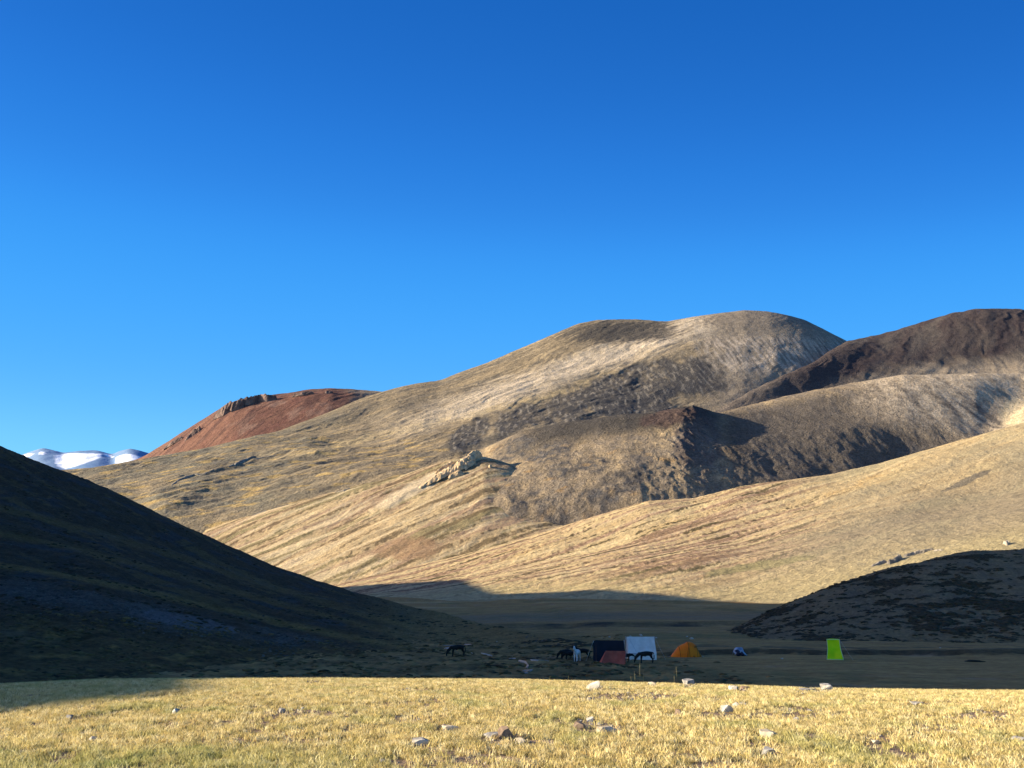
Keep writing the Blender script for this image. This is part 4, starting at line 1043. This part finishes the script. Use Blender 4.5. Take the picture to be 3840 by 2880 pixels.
def panel(name, corners, mat, parent, nu=10, nv=10, sag=.05, seed=0, thick=.012):
    """cloth panel through four corners (a, b along the bottom; c, d along the top) with folds"""
    a, b_, c_, d = [np.array(q, float) for q in corners]
    u = np.linspace(0, 1, nu + 1)[None, :, None]; v = np.linspace(0, 1, nv + 1)[:, None, None]
    P = (a * (1 - u) + b_ * u) * (1 - v) + (d * (1 - u) + c_ * u) * v
    nrm = np.cross(b_ - a, d - a); nrm = nrm / np.linalg.norm(nrm)
    U = P[..., 0] * 1.3 + seed * 5; W = P[..., 2] * 1.3 + P[..., 1]
    edge = (np.sin(np.pi * u) * np.sin(np.pi * v))[..., 0]
    dsp = -sag * edge + sag * 2.2 * fbm(U * 1.4 + W * .5, W * .7, 3, 160 + seed) * np.sqrt(edge + .02)
    P = P + dsp[..., None] * nrm
    nr, nc = nv + 1, nu + 1
    V = P.reshape(-1, 3)
    V2 = V - nrm * thick
    Fc = []
    for i in range(nv):
        for j in range(nu):
            k = i * nc + j; Fc.append((k, k + 1, k + nc + 1, k + nc)); q = k + nr * nc; Fc.append((q, q + nc, q + nc + 1, q + 1))
    return mesh_obj(name, np.concatenate([V, V2]), Fc, mat, parent, smooth_shade=True)

def tube(name, pts, r, mat, parent=None, seg=6):
    V, Fc = [], []
    pts = [Vector(p) for p in pts]
    for k, p in enumerate(pts):
        d = (pts[min(k + 1, len(pts) - 1)] - pts[max(k - 1, 0)]).normalized()
        a = d.cross(Vector((0, 0, 1)))
        if a.length < .05: a = d.cross(Vector((1, 0, 0)))
        a.normalize(); b_ = d.cross(a)
        for q in range(seg):
            w = 2 * math.pi * q / seg
            V.append(p + (a * math.cos(w) + b_ * math.sin(w)) * r)
    for k in range(len(pts) - 1):
        for q in range(seg):
            i = k * seg + q; j = k * seg + (q + 1) % seg
            Fc.append((i, j, j + seg, i + seg))
    Fc.append(tuple(range(seg))[::-1]); Fc.append(tuple(range((len(pts) - 1) * seg, len(pts) * seg)))
    return mesh_obj(name, V, Fc, mat, parent, smooth_shade=True)

def ground_at(px_, row_): return pix_ground(px_, row_, h_floor, 60, 300)

# white ridge tent, long side to the camera
p = ground_at(2408, 2474)
S = p.y * 1.06 / F
r = empty('white_tent', p); tag(r, 'big white ridge tent with a blue line along its side, behind a grazing dark horse', 'tent', 'tents pitched in the valley')
w, H = 95 * S / 2, 72 * S
eave = 20 * S
panel('roof_panel', [(-w, -.35, eave), (w, -.35, eave), (w - .02, .75, H), (-w + .08, .75, H)], M_white, r, 14, 10, .07, 1)
panel('roof_panel', [(w, 1.85, eave), (-w, 1.85, eave), (-w + .08, .75, H), (w - .02, .75, H)], M_white, r, 10, 8, .07, 2)
panel('side_wall', [(-w + .14, -.45, 0), (w * .98, -.45, 0), (w, -.352, eave), (-w, -.352, eave)], M_white, r, 12, 4, .05, 3)
panel('side_wall', [(w, 1.95, 0), (-w, 1.95, 0), (-w, 1.852, eave), (w, 1.852, eave)], M_white, r, 8, 3, .05, 4)
for sgn in (-1, 1):
    x0 = sgn * (w - .05)
    mesh_obj('end_wall', [(x0, -.43, 0), (x0, 1.93, 0), (x0, 1.83, eave), (x0, .75, H - .02), (x0, -.33, eave), (x0 + .012, -.43, 0), (x0 + .012, 1.93, 0), (x0 + .012, 1.83, eave), (x0 + .012, .75, H - .02), (x0 + .012, -.33, eave)],
             [(0, 1, 2, 3, 4), (9, 8, 7, 6, 5)], M_white, r)
    tube('pole', [(sgn * (w + .04), .75, 0), (sgn * (w + .04), .75, H + .06)], .025, M_pole, r)
    tube('guy_rope', [(sgn * w, .75, H), (sgn * (w + 1.1), .2, 0)], .008, M_rope, r)
tube('seam_line', [(-w + .1, -.40, eave), (-w + 1.25, -.41, eave - .02)], .022, M_bluet, r)
tube('ridge_seam', [(-w + .3, -.06, H * .86), (-w + .95, -.30, eave + .2)], .012, M_pole, r)

# dark navy tent
p = ground_at(2296, 2481)
S = p.y * 1.06 / F
r = empty('dark_tent', p + Vector((0, 1.6, 0))); tag(r, 'dark navy ridge tent with a propped flap, behind the low rust-red tent', 'tent', 'tents pitched in the valley')
w, H = 96 * S / 2, 66 * S
def zsag(x): return H - .10 * math.cos(x / w * 1.5)
panel('roof_panel', [(-w, -1.0, .0), (w, -1.0, .0), (w, .0, H - .05), (-w, .0, H)], M_navy, r, 14, 10, .09, 5)
panel('roof_panel', [(w, 1.3, 0), (-w, 1.3, 0), (-w, 0, H), (w, 0, H - .05)], M_navy, r, 10, 8, .09, 6)
mesh_obj('end_wall', [(w - .02, -.98, 0), (w - .02, 1.28, 0), (w - .02, 0, H - .07), (w - .05, -.98, 0), (w - .05, 1.28, 0), (w - .05, 0, H - .07)], [(0, 1, 2), (5, 4, 3)], M_navy, r)
panel('door_flap', [(-w - .42, -.8, .05), (-w, -1.0, .0), (-w, .0, H), (-w - .30, -.1, H - .12)], M_navy, r, 4, 8, .1, 7)
tube('pole', [(-w - .30, -.2, 0), (-w - .26, -.1, H - .05)], .03, M_pole, r)
tube('pole', [(w + .03, 0, 0), (w + .03, 0, H + .02)], .03, M_pole, r)
tube('guy_rope', [(-w - .26, -.1, H - .1), (-w - 1.2, -.8, 0)], .01, M_rope, r)
tube('guy_rope', [(w, 0, H - .05), (w + .5, -.9, 0)], .01, M_rope, r)

# rust red tent in front
p = ground_at(2300, 2492)
S = p.y * 1.06 / F
r = empty('red_tent', p); tag(r, 'low rust-red ridge tent standing in front of the dark navy tent', 'tent', 'tents pitched in the valley')
H = 42 * S
x0, x1, x2, x3 = -43 * S, 38 * S, -21 * S, 46 * S
panel('roof_panel', [(x0, -.2, 0), (x1, -.2, 0), (x3, .75, H * .98), (x2, .75, H)], M_rust, r, 12, 8, .10, 8)
panel('roof_panel', [(x1 + .3, 1.7, 0), (x0, 1.7, 0), (x2, .75, H), (x3, .75, H * .98)], M_rust, r, 8, 6, .08, 9)
mesh_obj('end_wall', [(x1, -.2, 0), (x1 + .3, 1.7, 0), (x3, .75, H * .98), (x1 - .01, -.18, 0), (x1 + .29, 1.7, 0), (x3 - .02, .75, H * .96)], [(0, 1, 2), (5, 4, 3)], M_rust, r)
mesh_obj('end_wall', [(x0, -.2, 0), (x0, 1.7, 0), (x2, .75, H), (x0 + .02, -.2, 0), (x0 + .02, 1.7, 0), (x2 + .02, .75, H - .02)], [(2, 1, 0), (3, 4, 5)], M_rust, r)
tube('pole', [(x3 + .02, .75, 0), (x3 + .02, .75, H + .02)], .02, M_pole, r)
tube('pole', [(x2, .78, 0), (x2, .78, H + .03)], .02, M_pole, r)

# orange dome tent
p = ground_at(2576, 2463)
S = p.y * 1.06 / F
r = empty('orange_tent', p); tag(r, 'bright orange dome tent pitched on the flat turf', 'tent', 'tents pitched in the valley')
ST = [(-54, 2, .28), (-48, 9, .62), (-38, 20, .88), (-27, 33, 1.05), (-16, 39, 1.15), (-5, 43, 1.2), (3, 48, 1.25), (12, 48, 1.25), (22, 45, 1.2), (30, 38, 1.1), (36, 26, .95), (42, 13, .75), (48, 3, .4)]
NA = 16
def hoop(x, h, d, k): 
    a = math.pi * k / NA
    return (x * S, -d * math.cos(a) * (1 - .12 * math.sin(a)), h * S * math.sin(a) ** .85)
V = [hoop(x, h, d, k) for (x, h, d) in ST for k in range(NA + 1)]
Fc = [(i * (NA + 1) + k, (i + 1) * (NA + 1) + k, (i + 1) * (NA + 1) + k + 1, i * (NA + 1) + k + 1) for i in range(len(ST) - 1) for k in range(NA)]
fly = mesh_obj('canopy', V, Fc, M_orange, r, smooth_shade=True)
for (x, h, d) in (ST[3], ST[6], ST[9]):
    tube('pole_sleeve', [tuple(np.array(hoop(x, h + .8, d + .02, k))) for k in range(NA + 1)], .028, M_orange_d, r)
tube('pole_sleeve', [hoop(-5 + 30 * k / NA, 46 - 2 * k / NA, 1.24, k) for k in range(NA + 1)], .03, M_orange_d, r)
# door panel on the right end, and the white peg bag
panel('door_panel', [(14 * S, -1.30, .02), (44 * S, -.85, .02), (30 * S, -.62, 34 * S), (23 * S, -.80, 36 * S)], M_orange_d, r, 5, 5, .02, 11)
tube('guy_rope', [(48 * S, 0, .1), (56 * S, -.3, .02)], .02, M_white, r)
tube('guy_rope', [(-54 * S, 0, .1), (-68 * S, -.3, .02)], .01, M_rope, r)

# green toilet tent
p = ground_at(3132, 2473)
S = p.y * 1.06 / F
r = empty('green_tent', p); tag(r, 'narrow fluorescent green toilet tent standing alone on the right', 'tent', 'tents pitched in the valley')
r.rotation_euler = (0, 0, -math.atan2(p.x, p.y))
H = 64 * S; a, b_ = 25.5 * S, 19.5 * S
bot = [(-a, -a, 0), (a, -a * .9, 0), (a * 1.04, a, 0), (-a, a, 0)]; mid = [(-b_ * 1.02, -b_, H * .55), (b_ * 1.02, -b_, H * .55), (b_ * 1.02, b_, H * .55), (-b_ * 1.02, b_, H * .55)]; top = [(-b_, -b_, H), (b_, -b_, H), (b_, b_, H), (-b_, b_, H)]
for k in range(4):
    n_ = (k + 1) % 4
    wl = panel('wall_panel', [bot[k], bot[n_], mid[n_], mid[k]], M_green, r, 8, 8, .10, 12 + k)
    panel('wall_panel', [mid[k], mid[n_], top[n_], top[k]], M_green, r, 8, 8, .06, 16 + k)
panel('roof_panel', top, M_green, r, 4, 4, -.08, 20)
for k in range(4):
    tube('pole_sleeve', [bot[k], mid[k], top[k]], .028, M_green_l, r)
tube('hem', [Vector(bot[0]) + Vector((0, -.02, .05)), Vector(bot[1]) + Vector((0, -.02, .05))], .03, M_green_l, r)
tube('hem', [Vector(top[0]) + Vector((0, -.01, 0)), Vector(top[1]) + Vector((0, -.01, 0))], .025, M_green_l, r)
tube('guy_rope', [top[1], (a + 1.0, -a - .3, 0)], .008, M_rope, r)

# baggage pile under a tarpaulin
M_tarp = cloth_mat('blue grey tarpaulin', (.13, .19, .28), (.42, .48, .55), 0, scale=1.6)
M_bag = cloth_mat('dark bags', (.012, .012, .03), (.03, .03, .06), 0)
p = ground_at(2775, 2460); S = p.y * 1.06 / F
r = empty('baggage_pile', p); tag(r, 'small pile of dark bags half covered by a blue-grey tarpaulin, right of the orange tent', 'baggage pile')
V, Fc = rock_data(801, .42, .5, .45, sub=3, rough=.3, planes=4); o = mesh_obj('bag', V, Fc, M_bag, r, True); o.location = (-.32, -.1, .38)
V, Fc = rock_data(802, .30, .4, .34, sub=3, rough=.3, planes=4); o = mesh_obj('bag', V, Fc, M_bag, r, True); o.location = (.15, -.25, .28)
NU, NV = 18, 14; V = []
for i in range(NV + 1):
    for j in range(NU + 1):
        u, v = j / NU * 2 - 1, i / NV * 2 - 1
        x = u * .78 + .04; y = v * .65 + .12
        h = 1.02 * max(0, 1 - abs((x + .18) / .68) ** 2.6) * max(0, 1 - abs((y - .1) / .75) ** 3) + .52 * max(0, 1 - ((x - .42) / .36) ** 2) * max(0, 1 - abs((y - .1) / .7) ** 3) * .9
        V.append((x, y, min(h, .98) + .03 * float(pn(np.array(x * 6), np.array(y * 6), 3)) + .02))
Fc = [(i * (NU + 1) + j, i * (NU + 1) + j + 1, (i + 1) * (NU + 1) + j + 1, (i + 1) * (NU + 1) + j) for i in range(NV) for j in range(NU)]
mesh_obj('tarpaulin', V, Fc, M_tarp, r, True)

# black sunken strip of turf on the right
p = ground_at(3655, 2481); S = p.y * 1.06 / F
V, Fc = rock_data(803, 40 * S, .7, .22, sub=3, rough=.8, planes=5)
o = mesh_obj('turf_bank', V, Fc, noise_mat('black peat', (.006, .006, .004), (.02, .018, .01), 3)); o.location = (p.x, p.y, p.z + .06)
tag(o, 'long low black peat bank lying on the turf near the right edge', 'turf bank')

# ------------------------------------------------------------------ horses
def horse_mesh(pose, seed=0):
    P = {}; E = []; R = {}
    def add(n_, co, r_, link=None):
        P[n_] = co; R[n_] = r_
        if link: E.append((link, n_))
    add('hip', (-.50, 0, 1.12), (.27, .28))
    add('loin', (-.18, 0, 1.07), (.25, .27), 'hip')
    add('belly', (.14, 0, 1.01), (.27, .29), 'loin')
    add('chest', (.46, 0, 1.05), (.24, .27), 'belly')
    add('rump', (-.70, 0, 1.03), (.18, .20), 'hip')
    if pose == 'graze':
        N_ = [('neck1', (.74, .0, 1.00), (.15, .20)), ('neck2', (1.02, .03, .74), (.105, .15)), ('poll', (1.24, .05, .48), (.08, .105)), ('head', (1.33, .05, .28), (.075, .10)), ('muzzle', (1.30, .05, .07), (.05, .06))]
    elif pose == 'low':
        N_ = [('neck1', (.72, .0, 1.10), (.15, .20)), ('neck2', (.95, .02, 1.08), (.11, .15)), ('poll', (1.18, .03, 1.02), (.085, .11)), ('head', (1.36, .03, .88), (.075, .10)), ('muzzle', (1.48, .03, .70), (.05, .06))]
    else:
        N_ = [('neck1', (.68, .0, 1.20), (.14, .20)), ('neck2', (.84, .0, 1.40), (.10, .15)), ('poll', (.96, .0, 1.58), (.08, .11)), ('head', (1.12, .0, 1.50), (.075, .11)), ('muzzle', (1.32, .0, 1.32), (.05, .065))]
    prev = 'chest'
    for n_, co, r_ in N_: add(n_, co, r_, prev); prev = n_
    pl = Vector(P['poll']); 
    for s_ in (-1, 1):
        up = Vector((-.02, .055 * s_, .13)) if pose != 'graze' else Vector((.10, .055 * s_, .06))
        add('ear%d' % s_, tuple(pl + up), (.018, .018), 'poll')
        st = .06 * (1 if (seed + s_) % 2 else -1)
        add('sh%d' % s_, (.50, .13 * s_, .84), (.12, .13), 'chest')
        add('kn%d' % s_, (.50 + st, .13 * s_, .46), (.058, .062), 'sh%d' % s_)
        add('pa%d' % s_, (.49 + st * 1.4, .13 * s_, .12), (.040, .042), 'kn%d' % s_)
        add('ho%d' % s_, (.53 + st * 1.4, .13 * s_, .03), (.055, .055), 'pa%d' % s_)
        st = -.07 * (1 if (seed + s_) % 2 else -1)
        add('th%d' % s_, (-.56, .14 * s_, .82), (.15, .16), 'hip')
        add('st%d' % s_, (-.52 + st, .14 * s_, .64), (.10, .11), 'th%d' % s_)
        add('hk%d' % s_, (-.68 + st, .14 * s_, .44), (.055, .06), 'st%d' % s_)
        add('hp%d' % s_, (-.64 + st, .14 * s_, .12), (.040, .042), 'hk%d' % s_)
        add('hh%d' % s_, (-.60 + st, .14 * s_, .03), (.055, .055), 'hp%d' % s_)
    names = list(P); idx = {n_: i for i, n_ in enumerate(names)}
    me = bpy.data.meshes.new('horse_skeleton')
    me.from_pydata([P[n_] for n_ in names], [(idx[a], idx[b_]) for a, b_ in E], [])
    o = bpy.data.objects.new('tmp', me); COL.objects.link(o)
    md = o.modifiers.new('skin', 'SKIN'); md.use_smooth_shade = True
    sv = me.skin_vertices[0].data
    for n_ in names: sv[idx[n_]].radius = R[n_]
    sv[idx['hip']].use_root = True
    sb = o.modifiers.new('sub', 'SUBSURF'); sb.levels = 2; sb.render_levels = 2
    dg = bpy.context.evaluated_depsgraph_get()
    out = bpy.data.meshes.new_from_object(o.evaluated_get(dg)); out.name = 'horse_body'
    out.polygons.foreach_set('use_smooth', [True] * len(out.polygons))
    bpy.data.objects.remove(o)
    return out, P
HM = {k: horse_mesh(k, i) for i, k in enumerate(('graze', 'low', 'stand'))}
M_hblack = noise_mat('black horse coat', (.006, .005, .004), (.016, .013, .010), 6, rough=.6, bump=0)
M_hdark = noise_mat('dark brown horse coat', (.010, .007, .005), (.028, .018, .012), 6, rough=.6, bump=0)
M_hwhite = noise_mat('white horse coat', (.50, .50, .49), (.80, .80, .78), 6, rough=.7, bump=0)
M_hair = noise_mat('horse hair', (.005, .004, .004), (.012, .01, .01), 20, bump=0)
M_hairw = noise_mat('pale horse hair', (.35, .34, .32), (.5, .49, .47), 20, bump=0)
def horse(px_, row_, hpx, pose, heading, mat, hair, label, dy=0, base=None):
    p = base or ground_at(px_, row_)
    if dy:
        k = (p.y + dy) / p.y; p = Vector((p.x * k, p.y + dy, 0)); p.z = float(h_floor(np.array(p.x), np.array(p.y)))
    S = p.y * 1.06 / F
    sc = hpx * S / 1.36
    r = empty('horse', p, math.radians(heading)); r.scale = (sc, sc, sc)
    tag(r, label, 'horse', 'horses grazing round the camp')
    me, P = HM[pose]
    b_ = bpy.data.objects.new('body', me.copy()); b_.data.materials.clear(); b_.data.materials.append(mat); COL.objects.link(b_); b_.parent = r
    tube('tail', [(-.76, 0, 1.16), (-.86, 0, 1.06), (-.90, 0, .80), (-.87, 0, .45)], .06, hair, r)
    n1, n2, pl = Vector(P['neck1']), Vector(P['neck2']), Vector(P['poll'])
    if pose == 'graze': off = Vector((.12, 0, .10))
    elif pose == 'low': off = Vector((0, 0, .15))
    else: off = Vector((-.10, 0, .08))
    tube('mane', [n1 + off + Vector((-.12, 0, .08)), n1 + off, n2 + off, pl + off * .8], .045, hair, r)
    return r
horse(1716, 2463, 40, 'graze', 200, M_hblack, M_hair, 'black horse grazing alone beside the stream at the left')
horse(2122, 2474, 35, 'graze', 205, M_hdark, M_hair, 'small dark horse grazing at the left end of the horse group')
horse(2138, 2475, 33, 'graze', 195, M_hblack, M_hair, 'dark horse with lowered head tucked between the grazing one and the white one', dy=1.6)
horse(2164, 2480, 40, 'stand', 248, M_hwhite, M_hairw, 'white horse facing the camera in the middle of the group')
horse(2184, 2475, 37, 'stand', 178, M_hblack, M_hair, 'black horse standing side-on behind the white one', dy=1.2)
horse(2424, 2488, 41, 'graze', 184, M_hblack, M_hair, 'black horse grazing in front of the white tent')
horse(2346, 2489, 31, 'low', -12, M_hblack, M_hair, 'dark horse half hidden between the dark tent and the white tent', dy=.9)

# ------------------------------------------------------------------ tall dry stalks on the crest
M_stalk = noise_mat('dry stalks', (.35, .30, .14), (.55, .47, .22), 5, bump=0)
def stalks(px_, row_, hs_, label):
    p = pix_ground(px_, row_, h_meadow, 20, 34)
    r = empty('plant', p); tag(r, label, 'plant', 'tall dry stalks on the meadow crest')
    for k, (dx, h) in enumerate(hs_):
        S = p.y * 1.06 / F
        b = random.uniform(-.03, .03)
        tube('stalk', [(dx * S, 0, 0), (dx * S + b * .5, 0, h * S * .6), (dx * S + b, .01, h * S)], .0024, M_stalk, r, 4)
stalks(2402, 2560, [(-18, 40), (-2, 64), (9, 46), (-30, 24)], 'tallest clump of thin stalks rising against the dark turf below the white tent')
stalks(2538, 2566, [(-8, 40), (1, 56)], 'pair of thin tall stalks rising on the crest below the orange tent')
stalks(2130, 2548, [(0, 20), (6, 16), (-60, 18), (-62, 12)], 'short thin stalks on the crest below the horse group')
